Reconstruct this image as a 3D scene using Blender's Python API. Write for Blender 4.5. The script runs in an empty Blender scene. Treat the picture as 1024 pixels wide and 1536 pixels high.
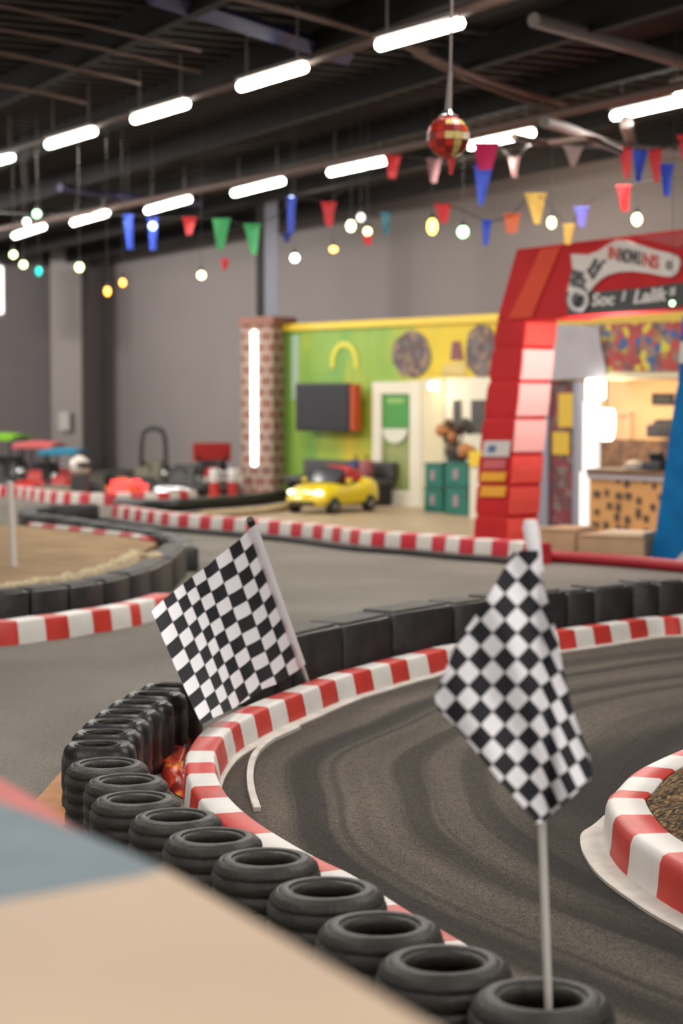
import bpy, math, random
from mathutils import Vector, Matrix
random.seed(7)
V = Vector
PI = math.pi
sc = bpy.context.scene
COL = sc.collection
# ------------------------------------------------------------------ camera
F, W0, H0, CAMH = 2800.0, 1024, 1536, 1.5
PITCH = math.atan(0.06)
cam = bpy.data.cameras.new('camera')
camo = bpy.data.objects.new('camera', cam); COL.objects.link(camo)
camo.location = (0, 0, CAMH); camo.rotation_euler = (PI/2-PITCH, 0, 0)
cam.sensor_width = 36; cam.sensor_fit = 'AUTO'; cam.lens = F/H0*36
cam.clip_end = 200
cam.dof.use_dof = True; cam.dof.focus_distance = 6.3; cam.dof.aperture_fstop = 2.3
sc.camera = camo
RC = Matrix.Rotation(PI/2-PITCH, 3, 'X')
EYE = V((0, 0, CAMH))
def ray(u, v): return RC @ V(((u-512)/F, -(v-768)/F, -1.0))
def G(u, v, z=0.0):
    d = ray(u, v); return EYE + d*((z-CAMH)/d.z)
def AT(u, v, Y):
    d = ray(u, v); return EYE + d*(Y/d.y)
# ------------------------------------------------------------------ materials
def mat(name, col, rough=.6, metal=0., noise=0., nscale=20., col2=None, bump=0., bscale=60., emit=0., ecol=None, coat=0., trans=0., detail=4.):
    m = bpy.data.materials.new(name); m.use_nodes = True
    nt = m.node_tree; b = nt.nodes['Principled BSDF']
    c = (*col, 1) if len(col) == 3 else col
    b.inputs['Base Color'].default_value = c
    b.inputs['Roughness'].default_value = rough
    b.inputs['Metallic'].default_value = metal
    if coat: b.inputs['Coat Weight'].default_value = coat; b.inputs['Coat Roughness'].default_value = .08
    if trans: b.inputs['Transmission Weight'].default_value = trans
    if emit:
        b.inputs['Emission Color'].default_value = (*(ecol or col), 1); b.inputs['Emission Strength'].default_value = emit
    if noise or bump:
        tc = nt.nodes.new('ShaderNodeTexCoord')
    if noise:
        n = nt.nodes.new('ShaderNodeTexNoise'); n.inputs['Scale'].default_value = nscale; n.inputs['Detail'].default_value = detail
        nt.links.new(tc.outputs['Object'], n.inputs['Vector'])
        r = nt.nodes.new('ShaderNodeValToRGB'); r.color_ramp.elements[0].position = .3; r.color_ramp.elements[1].position = .7
        c2 = col2 or tuple(x*(1-noise) for x in col)
        r.color_ramp.elements[0].color = (*c2, 1); r.color_ramp.elements[1].color = c
        nt.links.new(n.outputs['Fac'], r.inputs['Fac']); nt.links.new(r.outputs['Color'], b.inputs['Base Color'])
    if bump:
        n2 = nt.nodes.new('ShaderNodeTexNoise'); n2.inputs['Scale'].default_value = bscale; n2.inputs['Detail'].default_value = 4
        nt.links.new(tc.outputs['Object'], n2.inputs['Vector'])
        bp = nt.nodes.new('ShaderNodeBump'); bp.inputs['Strength'].default_value = bump; bp.inputs['Distance'].default_value = .02
        nt.links.new(n2.outputs['Fac'], bp.inputs['Height']); nt.links.new(bp.outputs['Normal'], b.inputs['Normal'])
    return m
def srgb(r, g, b):
    f = lambda x: (x/255/12.92) if x/255 <= .04045 else ((x/255+.055)/1.055)**2.4
    return (f(r), f(g), f(b))
M = {}
M['red'] = mat('kerb_red', (.62, .045, .032), .42, noise=.3, nscale=5)
M['white'] = mat('kerb_white', (.74, .70, .66), .45, noise=.16, nscale=5)
M['far_red'] = mat('far_kerb_red', (.50, .02, .035), .5)
M['far_white'] = mat('far_kerb_white', (.66, .60, .55), .5, noise=.15, nscale=4)
M['strip'] = mat('base_strip', (.62, .57, .51), .6, noise=.28, nscale=9)
M['rubber'] = mat('tyre_rubber', (.016, .0138, .012), .52, noise=.45, nscale=14, col2=(.026, .0225, .018), bump=.25, bscale=55)
M['side'] = mat('tyre_sidewall', (.024, .021, .018), .48, noise=.5, nscale=18, col2=(.036, .030, .023), bump=.15, bscale=70)
M['plastic'] = mat('barrier_plastic', (.017, .017, .019), .42, noise=.4, nscale=9, col2=(.028, .027, .027), bump=.3, bscale=25)
M['plastic_b'] = mat('barrier_plastic_dark', (.011, .011, .012), .36, bump=.25, bscale=14)
M['btop'] = mat('barrier_top', (.075, .066, .055), .6, noise=.6, nscale=60, bump=.8, bscale=60)
M['sand'] = mat('sand', (.34, .215, .11), .95, noise=.35, nscale=3, bump=.4, bscale=40)
M['straw'] = mat('straw', (.60, .47, .29), .95, noise=.5, nscale=24, bump=.7, bscale=50)
M['tan'] = mat('tan_board', (.60, .43, .295), .6, noise=.12, nscale=2.5)
M['blue_grey'] = mat('blue_grey_paint', (.105, .15, .185), .6, noise=.35, nscale=6, col2=(.16, .22, .255))
M['red_paint'] = mat('red_paint', (.60, .055, .03), .5, noise=.2, nscale=4)
M['orange'] = mat('orange_board', (.52, .22, .07), .6, noise=.25, nscale=8)
M['pole'] = mat('white_pole', (.62, .58, .54), .4)
M['steel'] = mat('steel_grey', (.25, .26, .33), .45, metal=.3)
M['black'] = mat('black_plain', (.012, .012, .013), .5)
M['dark'] = mat('dark_grey', (.06, .056, .055), .6, noise=.3, nscale=6)
M['grey'] = mat('mid_grey', (.22, .21, .20), .6)
M['light'] = mat('light_grey', (.55, .52, .50), .6)
M['cream'] = mat('cream_wall', (.64, .56, .38), .8)
M['white_wall'] = mat('white_shop_wall', (.68, .63, .52), .7)
M['lilac'] = mat('pale_banner', (.34, .32, .345), .7, noise=.12, nscale=3)
M['yellow'] = mat('yellow_paint', (.72, .50, .03), .5)
M['arch_red'] = mat('inflatable_red', (.52, .022, .026), .42, noise=.18, nscale=1.6)
M['arch_red_lit'] = mat('inflatable_red_lit', (.86, .105, .085), .35, noise=.2, nscale=2)  # arch red brightened in colour for the light on the inner face
M['arch_pale_lit'] = mat('inflatable_pale_lit', (.93, .50, .47), .35)  # glow on the inner face, painted in as a pale colour
M['arch_stripe'] = mat('inflatable_stripe', (.60, .07, .035), .45)
M['arch_blue'] = mat('inflatable_blue', (.004, .155, .40), .5, noise=.3, nscale=5, col2=(.004, .11, .31))
M['ceil'] = mat('ceiling_deck', (.022, .017, .016), .9, noise=.3, nscale=2)
M['joist'] = mat('ceiling_joist', (.008, .006, .006), .9)
M['pipe'] = mat('brown_pipe', (.13, .075, .058), .6)
M['pipe2'] = mat('grey_pipe', (.25, .21, .195), .6)
M['bluelit'] = mat('blue_lit_beam', (.055, .055, .14), .6)  # tint of a blue spotlight put into the base colour
M['tube'] = mat('lit_tube', (1, 1, .95), .5, emit=9, ecol=(1, 1, .90))
M['lamp'] = mat('lit_lamp', (1, .95, .85), .5, emit=4, ecol=(1, .93, .80))
M['led'] = mat('led_white', (1, 1, .97), .5, emit=4, ecol=(.97, 1, .93))
M['brick_trim'] = mat('brick_trim', (.28, .13, .10), .8)
M['teal'] = mat('teal_crate', (.012, .17, .13), .5, noise=.3, nscale=6)
M['green'] = mat('green_panel', (.05, .25, .04), .5)
M['green_lo'] = mat('green_lower_panel', (.16, .27, .07), .5, noise=.4, nscale=6, col2=(.32, .30, .12))
M['car'] = mat('car_yellow', (.74, .56, .012), .25, coat=.7)
M['glow_red'] = mat('glow_red', (1, .06, .05), .5, emit=1.6, ecol=(1, .05, .05))
M['bodyred'] = mat('kart_red', (.50, .03, .025), .4)
M['glow_body'] = mat('glow_nose', (.8, .08, .05), .4, emit=.5, ecol=(1, .07, .05))
M['bodyor'] = mat('kart_orange', (.60, .12, .04), .4)
M['lime'] = mat('lime_canopy', (.22, .52, .02), .5)
M['pinkcan'] = mat('pink_canopy', (.62, .12, .12), .5)
M['cyan'] = mat('teal_canopy', (.01, .19, .32), .5)
M['chrome'] = mat('chrome', (.5, .5, .5), .25, metal=.9)
M['wood'] = mat('counter_wood', (.15, .075, .035), .5, noise=.3, nscale=8)
M['boxtan'] = mat('plywood', (.50, .33, .19), .7, noise=.2, nscale=4)
M['plank'] = mat('pale_plank', (.72, .58, .42), .6)
for q in ('arch_red', 'arch_red_lit', 'arch_pale_lit', 'arch_stripe', 'arch_blue'):
    M[q].node_tree.nodes['Principled BSDF'].inputs['Roughness'].default_value = .7; M[q].node_tree.nodes['Principled BSDF'].inputs['Specular IOR Level'].default_value = .12
M['redbar'] = mat('red_bar', (.33, .010, .020), .45)
M['cap'] = mat('dark_cap', (.03, .03, .04), .5)
M['helmet'] = mat('white_helmet', (.62, .55, .48), .3)
M['khaki'] = mat('khaki_cloth', (.20, .18, .13), .9, noise=.3, nscale=8)
def voronoi_mat(name, cols, scale, rough=.6):
    m = bpy.data.materials.new(name); m.use_nodes = True; nt = m.node_tree; b = nt.nodes['Principled BSDF']
    b.inputs['Roughness'].default_value = rough
    tc = nt.nodes.new('ShaderNodeTexCoord'); vo = nt.nodes.new('ShaderNodeTexVoronoi'); vo.inputs['Scale'].default_value = scale
    r = nt.nodes.new('ShaderNodeValToRGB'); r.color_ramp.interpolation = 'CONSTANT'
    while len(r.color_ramp.elements) < len(cols): r.color_ramp.elements.new(.5)
    for i, c in enumerate(cols):
        r.color_ramp.elements[i].position = i/len(cols); r.color_ramp.elements[i].color = (*c, 1)
    nt.links.new(tc.outputs['Object'], vo.inputs['Vector'])
    s = nt.nodes.new('ShaderNodeSeparateColor'); nt.links.new(vo.outputs['Color'], s.inputs[0])
    nt.links.new(s.outputs[0], r.inputs['Fac']); nt.links.new(r.outputs['Color'], b.inputs['Base Color'])
    return m
M['poster'] = voronoi_mat('dark_red_poster', [(.17, .02, .03), (.12, .03, .04), (.16, .12, .10), (.20, .03, .04), (.09, .05, .05)], 12)
M['art'] = voronoi_mat('painted_art', [(.10, .05, .045), (.17, .12, .08), (.07, .06, .07), (.24, .15, .09), (.13, .10, .12), (.09, .05, .05)], 11)
M['art2'] = voronoi_mat('bright_art', [(.35, .04, .03), (.30, .20, .04), (.03, .08, .22), (.26, .10, .06), (.50, .42, .03), (.28, .03, .03), (.12, .06, .05), (.2, .14, .12), (.3, .05, .04)], 11)
M['stone'] = voronoi_mat('stone_splashback', [(.20, .10, .05), (.28, .15, .07), (.16, .09, .06), (.24, .13, .09)], 14)
M['puzzle'] = voronoi_mat('goods', [(.06, .04, .03), (.22, .11, .05), (.10, .08, .06), (.3, .18, .1), (.03, .03, .03)], 12)

def floor_mat(name, c_lo, c_hi, skid=False):
    m = bpy.data.materials.new(name); m.use_nodes = True; nt = m.node_tree; N = nt.nodes; L = nt.links
    b = N['Principled BSDF']; b.inputs['Roughness'].default_value = .85; b.inputs['Specular IOR Level'].default_value = .22 if skid else .35
    geo = N.new('ShaderNodeNewGeometry')
    def noise(scale, detail=3, vec=None):
        n = N.new('ShaderNodeTexNoise'); n.inputs['Scale'].default_value = scale; n.inputs['Detail'].default_value = detail
        L.new(vec or geo.outputs['Position'], n.inputs['Vector']); return n.outputs['Fac']
    def math_(op, a, bb=None, c=None):
        n = N.new('ShaderNodeMath'); n.operation = op
        for i, x in enumerate((a, bb, c)):
            if x is None: continue
            if isinstance(x, (int, float)): n.inputs[i].default_value = x
            else: L.new(x, n.inputs[i])
        return n.outputs[0]
    def ramp(fac, p0, p1, c0, c1):
        r = N.new('ShaderNodeValToRGB'); r.color_ramp.elements[0].position = p0; r.color_ramp.elements[1].position = p1
        r.color_ramp.elements[0].color = (*c0, 1); r.color_ramp.elements[1].color = (*c1, 1); L.new(fac, r.inputs['Fac']); return r.outputs['Color']
    def mul(a, bcol, fac=1.0):
        n = N.new('ShaderNodeMix'); n.data_type = 'RGBA'; n.blend_type = 'MULTIPLY'
        n.inputs[0].default_value = fac; L.new(a, n.inputs[6]); L.new(bcol, n.inputs[7]); return n.outputs[2]
    base = ramp(noise(.7, 4), .35, .7, c_lo, c_hi)
    grain = ramp(noise(170, 2), .36, .66, (.42, .42, .42), (1.5, 1.46, 1.4))
    col = mul(base, grain)
    g2 = ramp(noise(38, 3), .3, .7, (.82, .82, .82), (1.1, 1.1, 1.1)); col = mul(col, g2)
    if skid:
        s = N.new('ShaderNodeSeparateXYZ'); L.new(geo.outputs['Position'], s.inputs[0])
        dx = math_('SUBTRACT', 3.9, s.outputs['X']); dy = math_('SUBTRACT', s.outputs['Y'], 6.25)
        r = math_('SQRT', math_('ADD', math_('MULTIPLY', dx, dx), math_('MULTIPLY', dy, dy)))
        th = math_('ARCTAN2', dy, dx)
        # the wheel marks drift outwards as the corner opens
        wob = math_('MULTIPLY', math_('SUBTRACT', noise(.55, 1), .5), .35)
        re = math_('ADD', math_('SUBTRACT', r, math_('MULTIPLY', th, .78)), wob)
        cb = N.new('ShaderNodeCombineXYZ'); L.new(math_('MULTIPLY', re, 3.4), cb.inputs[0]); L.new(math_('MULTIPLY', th, .55), cb.inputs[1])
        st = noise(2.2, 5, cb.outputs[0])
        col = mul(col, ramp(st, .36, .60, (.80, .80, .81), (1.1, 1.09, 1.07)))
        cb2 = N.new('ShaderNodeCombineXYZ'); L.new(math_('MULTIPLY', re, 26), cb2.inputs[0]); L.new(math_('MULTIPLY', th, 1.2), cb2.inputs[1])
        fine = noise(1.2, 3, cb2.outputs[0])
        for c0, w, dark in ((3.98, .085, .36), (3.86, .02, .55), (3.56, .075, .42), (3.30, .07, .5), (2.72, .25, .7), (4.27, .10, .6)):
            d = math_('ABSOLUTE', math_('SUBTRACT', re, c0))
            d = math_('ADD', d, math_('MULTIPLY', math_('SUBTRACT', fine, .5), w*1.5))
            k = N.new('ShaderNodeMapRange'); k.interpolation_type = 'SMOOTHSTEP'
            L.new(d, k.inputs['Value']); k.inputs['From Min'].default_value = w*.35; k.inputs['From Max'].default_value = w*1.3
            k.inputs['To Min'].default_value = dark; k.inputs['To Max'].default_value = 1
            cc = N.new('ShaderNodeCombineColor'); [L.new(k.outputs[0], cc.inputs[i]) for i in range(3)]
            col = mul(col, cc.outputs[0])
        k = N.new('ShaderNodeMapRange'); k.interpolation_type = 'SMOOTHSTEP'; L.new(math_('ADD', r, math_('MULTIPLY', math_('SUBTRACT', fine, .5), .1)), k.inputs['Value'])
        k.inputs['From Min'].default_value = 3.16; k.inputs['From Max'].default_value = 3.42; k.inputs['To Min'].default_value = .36; k.inputs['To Max'].default_value = 1
        cc = N.new('ShaderNodeCombineColor'); [L.new(k.outputs[0], cc.inputs[i]) for i in range(3)]
        col = mul(col, cc.outputs[0])
    L.new(col, b.inputs['Base Color'])
    bp = N.new('ShaderNodeBump'); bp.inputs['Strength'].default_value = .5; bp.inputs['Distance'].default_value = .004
    L.new(noise(170, 2), bp.inputs['Height']); L.new(bp.outputs['Normal'], b.inputs['Normal'])
    return m
M['floor'] = floor_mat('asphalt_floor', (.150, .135, .115), (.215, .198, .175))
M['track'] = floor_mat('track_asphalt', (.088, .0735, .060), (.124, .105, .086), True)

def wall_mat(name, c, streak=.1):
    m = mat(name, c, .85, noise=streak, nscale=.6, bump=.1, bscale=30); return m
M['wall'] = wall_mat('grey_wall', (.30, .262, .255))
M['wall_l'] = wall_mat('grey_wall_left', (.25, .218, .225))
M['column'] = wall_mat('corner_column', (.34, .30, .29))
# mural: yellow-green wash
def mural_mat():
    m = bpy.data.materials.new('mural_paint'); m.use_nodes = True; nt = m.node_tree; N = nt.nodes; L = nt.links
    b = N['Principled BSDF']; b.inputs['Roughness'].default_value = .6
    tc = N.new('ShaderNodeTexCoord'); mp = N.new('ShaderNodeMapping'); mp.inputs['Scale'].default_value = (.9, 1, .45)
    L.new(tc.outputs['Object'], mp.inputs[0])
    n = N.new('ShaderNodeTexNoise'); n.inputs['Scale'].default_value = 1.3; n.inputs['Detail'].default_value = 3; n.inputs['Distortion'].default_value = .6
    L.new(mp.outputs[0], n.inputs['Vector'])
    r = N.new('ShaderNodeValToRGB'); e = r.color_ramp.elements
    e[0].position = .33; e[0].color = (*srgb(112, 154, 62), 1); e[1].position = .68; e[1].color = (*srgb(204, 178, 32), 1)
    x = e.new(.45); x.color = (*srgb(134, 162, 58), 1); x = e.new(.56); x.color = (*srgb(170, 174, 44), 1)
    s = N.new('ShaderNodeSeparateXYZ'); L.new(tc.outputs['Object'], s.inputs[0])
    a = N.new('ShaderNodeMath'); a.operation = 'MULTIPLY_ADD'; a.inputs[1].default_value = .075; a.inputs[2].default_value = -.13; L.new(s.outputs['X'], a.inputs[0])
    a2 = N.new('ShaderNodeMath'); a2.operation = 'ADD'; L.new(a.outputs[0], a2.inputs[0]); L.new(n.outputs['Fac'], a2.inputs[1])
    L.new(a2.outputs[0], r.inputs['Fac']); L.new(r.outputs['Color'], b.inputs['Base Color'])
    return m
M['mural'] = mural_mat()
def brick_mat():
    m = bpy.data.materials.new('brick'); m.use_nodes = True; nt = m.node_tree; b = nt.nodes['Principled BSDF']; b.inputs['Roughness'].default_value = .85
    uv = nt.nodes.new('ShaderNodeUVMap'); br = nt.nodes.new('ShaderNodeTexBrick')
    br.inputs['Color1'].default_value = (.25, .105, .08, 1); br.inputs['Color2'].default_value = (.19, .10, .075, 1); br.inputs['Mortar'].default_value = (.42, .34, .28, 1)
    br.inputs['Scale'].default_value = 1.0; br.inputs['Brick Width'].default_value = .24; br.inputs['Row Height'].default_value = .17; br.inputs['Mortar Size'].default_value = .018
    nt.links.new(uv.outputs[0], br.inputs['Vector']); nt.links.new(br.outputs['Color'], b.inputs['Base Color'])
    return m
M['brick'] = brick_mat()
def checker_mat(name, w, k, rough=.75):
    m = bpy.data.materials.new(name); m.use_nodes = True; nt = m.node_tree; b = nt.nodes['Principled BSDF']; b.inputs['Roughness'].default_value = rough
    N = nt.nodes; L = nt.links; uv = N.new('ShaderNodeUVMap'); sp = N.new('ShaderNodeSeparateXYZ'); L.new(uv.outputs[0], sp.inputs[0])
    def mth(op, x, y=None):
        n = N.new('ShaderNodeMath'); n.operation = op
        for i, q in enumerate((x, y)):
            if q is None: continue
            if isinstance(q, float): n.inputs[i].default_value = q
            else: L.new(q, n.inputs[i])
        return n.outputs[0]
    pr = mth('MULTIPLY', mth('SINE', mth('MULTIPLY', sp.outputs[0], PI)), mth('SINE', mth('MULTIPLY', sp.outputs[1], PI)))
    mr = N.new('ShaderNodeMapRange'); L.new(pr, mr.inputs[0]); mr.inputs[1].default_value = -.02; mr.inputs[2].default_value = .05
    mx = N.new('ShaderNodeMix'); mx.data_type = 'RGBA'; L.new(mr.outputs[0], mx.inputs[0]); mx.inputs[6].default_value = (*k, 1); mx.inputs[7].default_value = (*w, 1)
    L.new(mx.outputs[2], b.inputs['Base Color'])
    return m
M['check'] = checker_mat('chequered_cloth', (.93, .91, .95), (.012, .011, .017))
M['sleeve'] = mat('flag_sleeve', (.86, .83, .86), .7)
def red_sheet_mat():
    m = bpy.data.materials.new('red_glitter_sheet'); m.use_nodes = True; nt = m.node_tree; b = nt.nodes['Principled BSDF']; b.inputs['Roughness'].default_value = .3
    tc = nt.nodes.new('ShaderNodeTexCoord'); mp = nt.nodes.new('ShaderNodeMapping'); mp.inputs['Scale'].default_value = (9, 3, 3); mp.inputs['Rotation'].default_value = (0, 0, .3)
    nt.links.new(tc.outputs['Object'], mp.inputs[0])
    n = nt.nodes.new('ShaderNodeTexNoise'); n.inputs['Scale'].default_value = 1.6; n.inputs['Detail'].default_value = 6; n.inputs['Distortion'].default_value = 1.2
    nt.links.new(mp.outputs[0], n.inputs['Vector'])
    r = nt.nodes.new('ShaderNodeValToRGB'); e = r.color_ramp.elements; e[0].position = .35; e[0].color = (.16, .008, .006, 1); e[1].position = .68; e[1].color = (.95, .38, .06, 1)
    x = e.new(.50); x.color = (.42, .02, .012, 1); x = e.new(.58); x.color = (.65, .08, .02, 1)
    nt.links.new(n.outputs['Fac'], r.inputs['Fac']); nt.links.new(r.outputs['Color'], b.inputs['Base Color'])
    bp = nt.nodes.new('ShaderNodeBump'); bp.inputs['Strength'].default_value = .6; bp.inputs['Distance'].default_value = .01
    nt.links.new(n.outputs['Fac'], bp.inputs['Height']); nt.links.new(bp.outputs['Normal'], b.inputs['Normal'])
    return m
M['redsheet'] = red_sheet_mat()
def dirt_mat():
    m = mat('coarse_dirt', (.26, .15, .055), .95); nt = m.node_tree; b = nt.nodes['Principled BSDF']
    tc = nt.nodes.new('ShaderNodeTexCoord'); n = nt.nodes.new('ShaderNodeTexNoise'); n.inputs['Scale'].default_value = 55; n.inputs['Detail'].default_value = 3
    nt.links.new(tc.outputs['Object'], n.inputs['Vector'])
    r = nt.nodes.new('ShaderNodeValToRGB'); e = r.color_ramp.elements; e[0].position = .40; e[0].color = (.016, .009, .004, 1); e[1].position = .70; e[1].color = (.36, .22, .085, 1)
    x = e.new(.53); x.color = (.12, .065, .022, 1)
    nt.links.new(n.outputs['Fac'], r.inputs['Fac']); nt.links.new(r.outputs['Color'], b.inputs['Base Color'])
    bp = nt.nodes.new('ShaderNodeBump'); bp.inputs['Strength'].default_value = 1; bp.inputs['Distance'].default_value = .02
    nt.links.new(n.outputs['Fac'], bp.inputs['Height']); nt.links.new(bp.outputs['Normal'], b.inputs['Normal'])
    return m
M['dirt'] = dirt_mat()
def colmat(name, c, emit=0, rough=.6):
    k = 'c_'+name
    if k not in M: M[k] = mat(name, c, rough, emit=emit)
    return M[k]

# ------------------------------------------------------------------ mesh builder
INV = {}
class MB:
    def __init__(s): s.v = []; s.f = []; s.mi = []; s.uv = None
    def vert(s, p): s.v.append(tuple(p)); return len(s.v)-1
    def face(s, idx, mi=0): s.f.append(tuple(idx)); s.mi.append(mi)
    def quad(s, a, b, c, d, mi=0): i = len(s.v); s.v += [tuple(a), tuple(b), tuple(c), tuple(d)]; s.face((i, i+1, i+2, i+3), mi)
    def rings(s, rings, closed=True, cap=True, mi=0, loop=False):
        n = len(rings[0]); base = len(s.v)
        for r in rings: s.v += [tuple(p) for p in r]
        R = len(rings)
        for i in range(R if loop else R-1):
            m = mi[i] if isinstance(mi, list) else mi
            a = base+i*n; b = base+((i+1) % R)*n
            for j in range(n if closed else n-1):
                k = (j+1) % n; s.face((a+j, a+k, b+k, b+j), m)
        if cap and not loop and closed:
            m0 = mi[0] if isinstance(mi, list) else mi; m1 = mi[-1] if isinstance(mi, list) else mi
            s.face(tuple(base+j for j in reversed(range(n))), m0); s.face(tuple(base+(R-1)*n+j for j in range(n)), m1)
    def box(s, c, size, R=None, mi=0, bev=0.0):
        R = R or Matrix.Identity(3); c = V(c); h = V(size)/2
        if bev <= 0:
            P = [c + R @ V((x*h.x, y*h.y, z*h.z)) for z in (-1, 1) for x, y in ((-1, -1), (1, -1), (1, 1), (-1, 1))]
            s.rings([P[:4], P[4:]], mi=mi); return
        b = min(bev, min(h)*.9)
        def rr(z, ins):
            hx, hy = h.x-ins, h.y-ins; q = b*.6
            return [c + R @ V((x, y, z)) for x, y in ((-hx+q, -hy), (hx-q, -hy), (hx, -hy+q), (hx, hy-q), (hx-q, hy), (-hx+q, hy), (-hx, hy-q), (-hx, -hy+q))]
        s.rings([rr(-h.z, b*.7), rr(-h.z+b*.5, b*.1), rr(-h.z+b, 0), rr(h.z-b, 0), rr(h.z-b*.4, b*.18), rr(h.z, b*.8)], mi=mi)
    def lathe(s, prof, c=(0, 0, 0), n=28, R=None, mi=0, cap=False, loop=False):
        R = R or Matrix.Identity(3); c = V(c)
        rings = [[c + R @ V((r*math.cos(2*PI*k/n), r*math.sin(2*PI*k/n), z)) for k in range(n)] for r, z in prof]
        s.rings(rings, mi=mi, cap=cap, loop=loop)
    def tube(s, pts, r, n=8, mi=0, cap=True):
        pts = [V(p) for p in pts]; rings = []
        for i, p in enumerate(pts):
            t = (pts[min(i+1, len(pts)-1)]-pts[max(i-1, 0)]).normalized()
            up = V((0, 0, 1)) if abs(t.z) < .95 else V((1, 0, 0))
            a = t.cross(up).normalized(); b = a.cross(t)
            rad = r[i] if isinstance(r, (list, tuple)) else r
            rings.append([p + a*rad*math.cos(2*PI*k/n) + b*rad*math.sin(2*PI*k/n) for k in range(n)])
        s.rings(rings, mi=mi, cap=cap)
    def sphere(s, c, r, n=12, m=8, mi=0, sz=(1, 1, 1), R=None):
        R = R or Matrix.Identity(3); c = V(c)
        rings = []
        for i in range(m+1):
            a = -PI/2 + PI*(i*.998+.001*m)/m
            rings.append([c + R @ V((r*sz[0]*math.cos(a)*math.cos(2*PI*k/n), r*sz[1]*math.cos(a)*math.sin(2*PI*k/n), r*sz[2]*math.sin(a))) for k in range(n)])
        s.rings(rings, mi=mi)
    def prism(s, poly, ext, mi=0):
        e = V(ext); a = [V(p) for p in poly]; s.rings([a, [p+e for p in a]], mi=mi)
    def build(s, name, mats, parent=None, smooth=False, world=True):
        me = bpy.data.meshes.new(name)
        vs = s.v
        if parent is not None and world and parent.name in INV:
            I = INV[parent.name]; vs = [tuple(I @ V(p)) for p in vs]
        me.from_pydata(vs, [], s.f)
        for m in (mats if isinstance(mats, (list, tuple)) else [mats]): me.materials.append(m)
        for p, k in zip(me.polygons, s.mi): p.material_index = k; p.use_smooth = smooth
        if s.uv:
            ul = me.uv_layers.new(name='UVMap')
            for lp in me.loops: ul.data[lp.index].uv = s.uv[lp.vertex_index]
        me.validate(); 
        import bmesh
        bm = bmesh.new(); bm.from_mesh(me); bmesh.ops.recalc_face_normals(bm, faces=bm.faces); bm.to_mesh(me); bm.free()
        if smooth:
            try: me.set_sharp_from_angle(angle=math.radians(48))
            except Exception: pass
        o = bpy.data.objects.new(name, me); COL.objects.link(o)
        if parent is not None:
            o.parent = parent
            if parent.name in INV: INV[o.name] = INV[parent.name]
        return o
def tag(o, label=None, cat=None, group=None, kind=None):
    if label: o['label'] = label
    if cat: o['category'] = cat
    if group: o['group'] = group
    if kind: o['kind'] = kind
    return o
def thing(name, label, cat, loc=(0, 0, 0), rz=0., group=None, kind=None):
    o = bpy.data.objects.new(name, None); COL.objects.link(o); o.empty_display_size = .1
    o.location = loc; o.rotation_euler = (0, 0, rz)
    INV[o.name] = (Matrix.Translation(V(loc)) @ Matrix.Rotation(rz, 4, 'Z')).inverted()
    return tag(o, label, cat, group, kind)
def copy_thing(root, loc, rz, label, group=None):
    r = root.copy(); COL.objects.link(r); r.location = loc; r.rotation_euler = (0, 0, rz); r['label'] = label
    for ch in root.children:
        c = ch.copy(); COL.objects.link(c); c.parent = r
        for g in ch.children:
            d = g.copy(); COL.objects.link(d); d.parent = c
    return r
def struct(mb, name, m, label=None, smooth=False):
    o = mb.build(name, m, smooth=smooth); o['kind'] = 'structure'
    if label: o['label'] = label
    return o
def crom(pts, k=6):
    pts = [V(p) for p in pts]; out = []
    for i in range(len(pts)-1):
        p0 = pts[max(i-1, 0)]; p1 = pts[i]; p2 = pts[i+1]; p3 = pts[min(i+2, len(pts)-1)]
        for j in range(k):
            t = j/k
            out.append(.5*((2*p1)+(p2-p0)*t+(2*p0-5*p1+4*p2-p3)*t*t+(3*p1-p0-3*p2+p3)*t**3))
    out.append(pts[-1]); return out
def normals2(path, side):
    ns = []
    for i in range(len(path)):
        t = path[min(i+1, len(path)-1)]-path[max(i-1, 0)]; t.z = 0; t.normalize()
        ns.append(V((-t.y, t.x, 0))*side)
    return ns
def resample(path, step):
    L = [0]
    for a, b in zip(path, path[1:]): L.append(L[-1]+(b-a).length)
    n = max(1, round(L[-1]/step)); out = []; j = 0
    for i in range(n+1):
        d = L[-1]*i/n
        while j < len(L)-2 and L[j+1] < d: j += 1
        t = (d-L[j])/max(1e-9, L[j+1]-L[j]); out.append(path[j].lerp(path[j+1], min(1, t)))
    return out
def at_u(path, u):
    # the point of a ground path whose picture column is u (sorted path)
    best = None
    for a, b in zip(path, path[1:]):
        ua, ub = 512+F*a.x/a.y, 512+F*b.x/b.y
        if (ua-u)*(ub-u) <= 0 and ua != ub: best = a.lerp(b, (u-ua)/(ub-ua)); break
    return best
def kerb_profile(r, w, h):
    return [(0, 0), (r*.25, h*.35), (r*.85, h*.90), (r+.004, h*.985), (r+.012, h), (w-.012, h), (w, h*.9), (w+.01, 0)]
def kerb_mesh(path, stripe_of_seg, side, r, w, h, zoff=0):
    mb = MB(); ns = normals2(path, side)
    rings = [[p + n*d + V((0, 0, z+zoff)) for d, z in kerb_profile(r, w, h)] for p, n in zip(path, ns)]
    mb.rings(rings, mi=stripe_of_seg); return mb, ns
def strip_mesh(path, ns, d0, d1, z0, z1):
    mb = MB(); mb.rings([[p+n*d0+V((0, 0, z0)), p+n*d0+V((0, 0, z1)), p+n*d1+V((0, 0, z1)), p+n*d1+V((0, 0, z0))] for p, n in zip(path, ns)]); return mb

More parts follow.
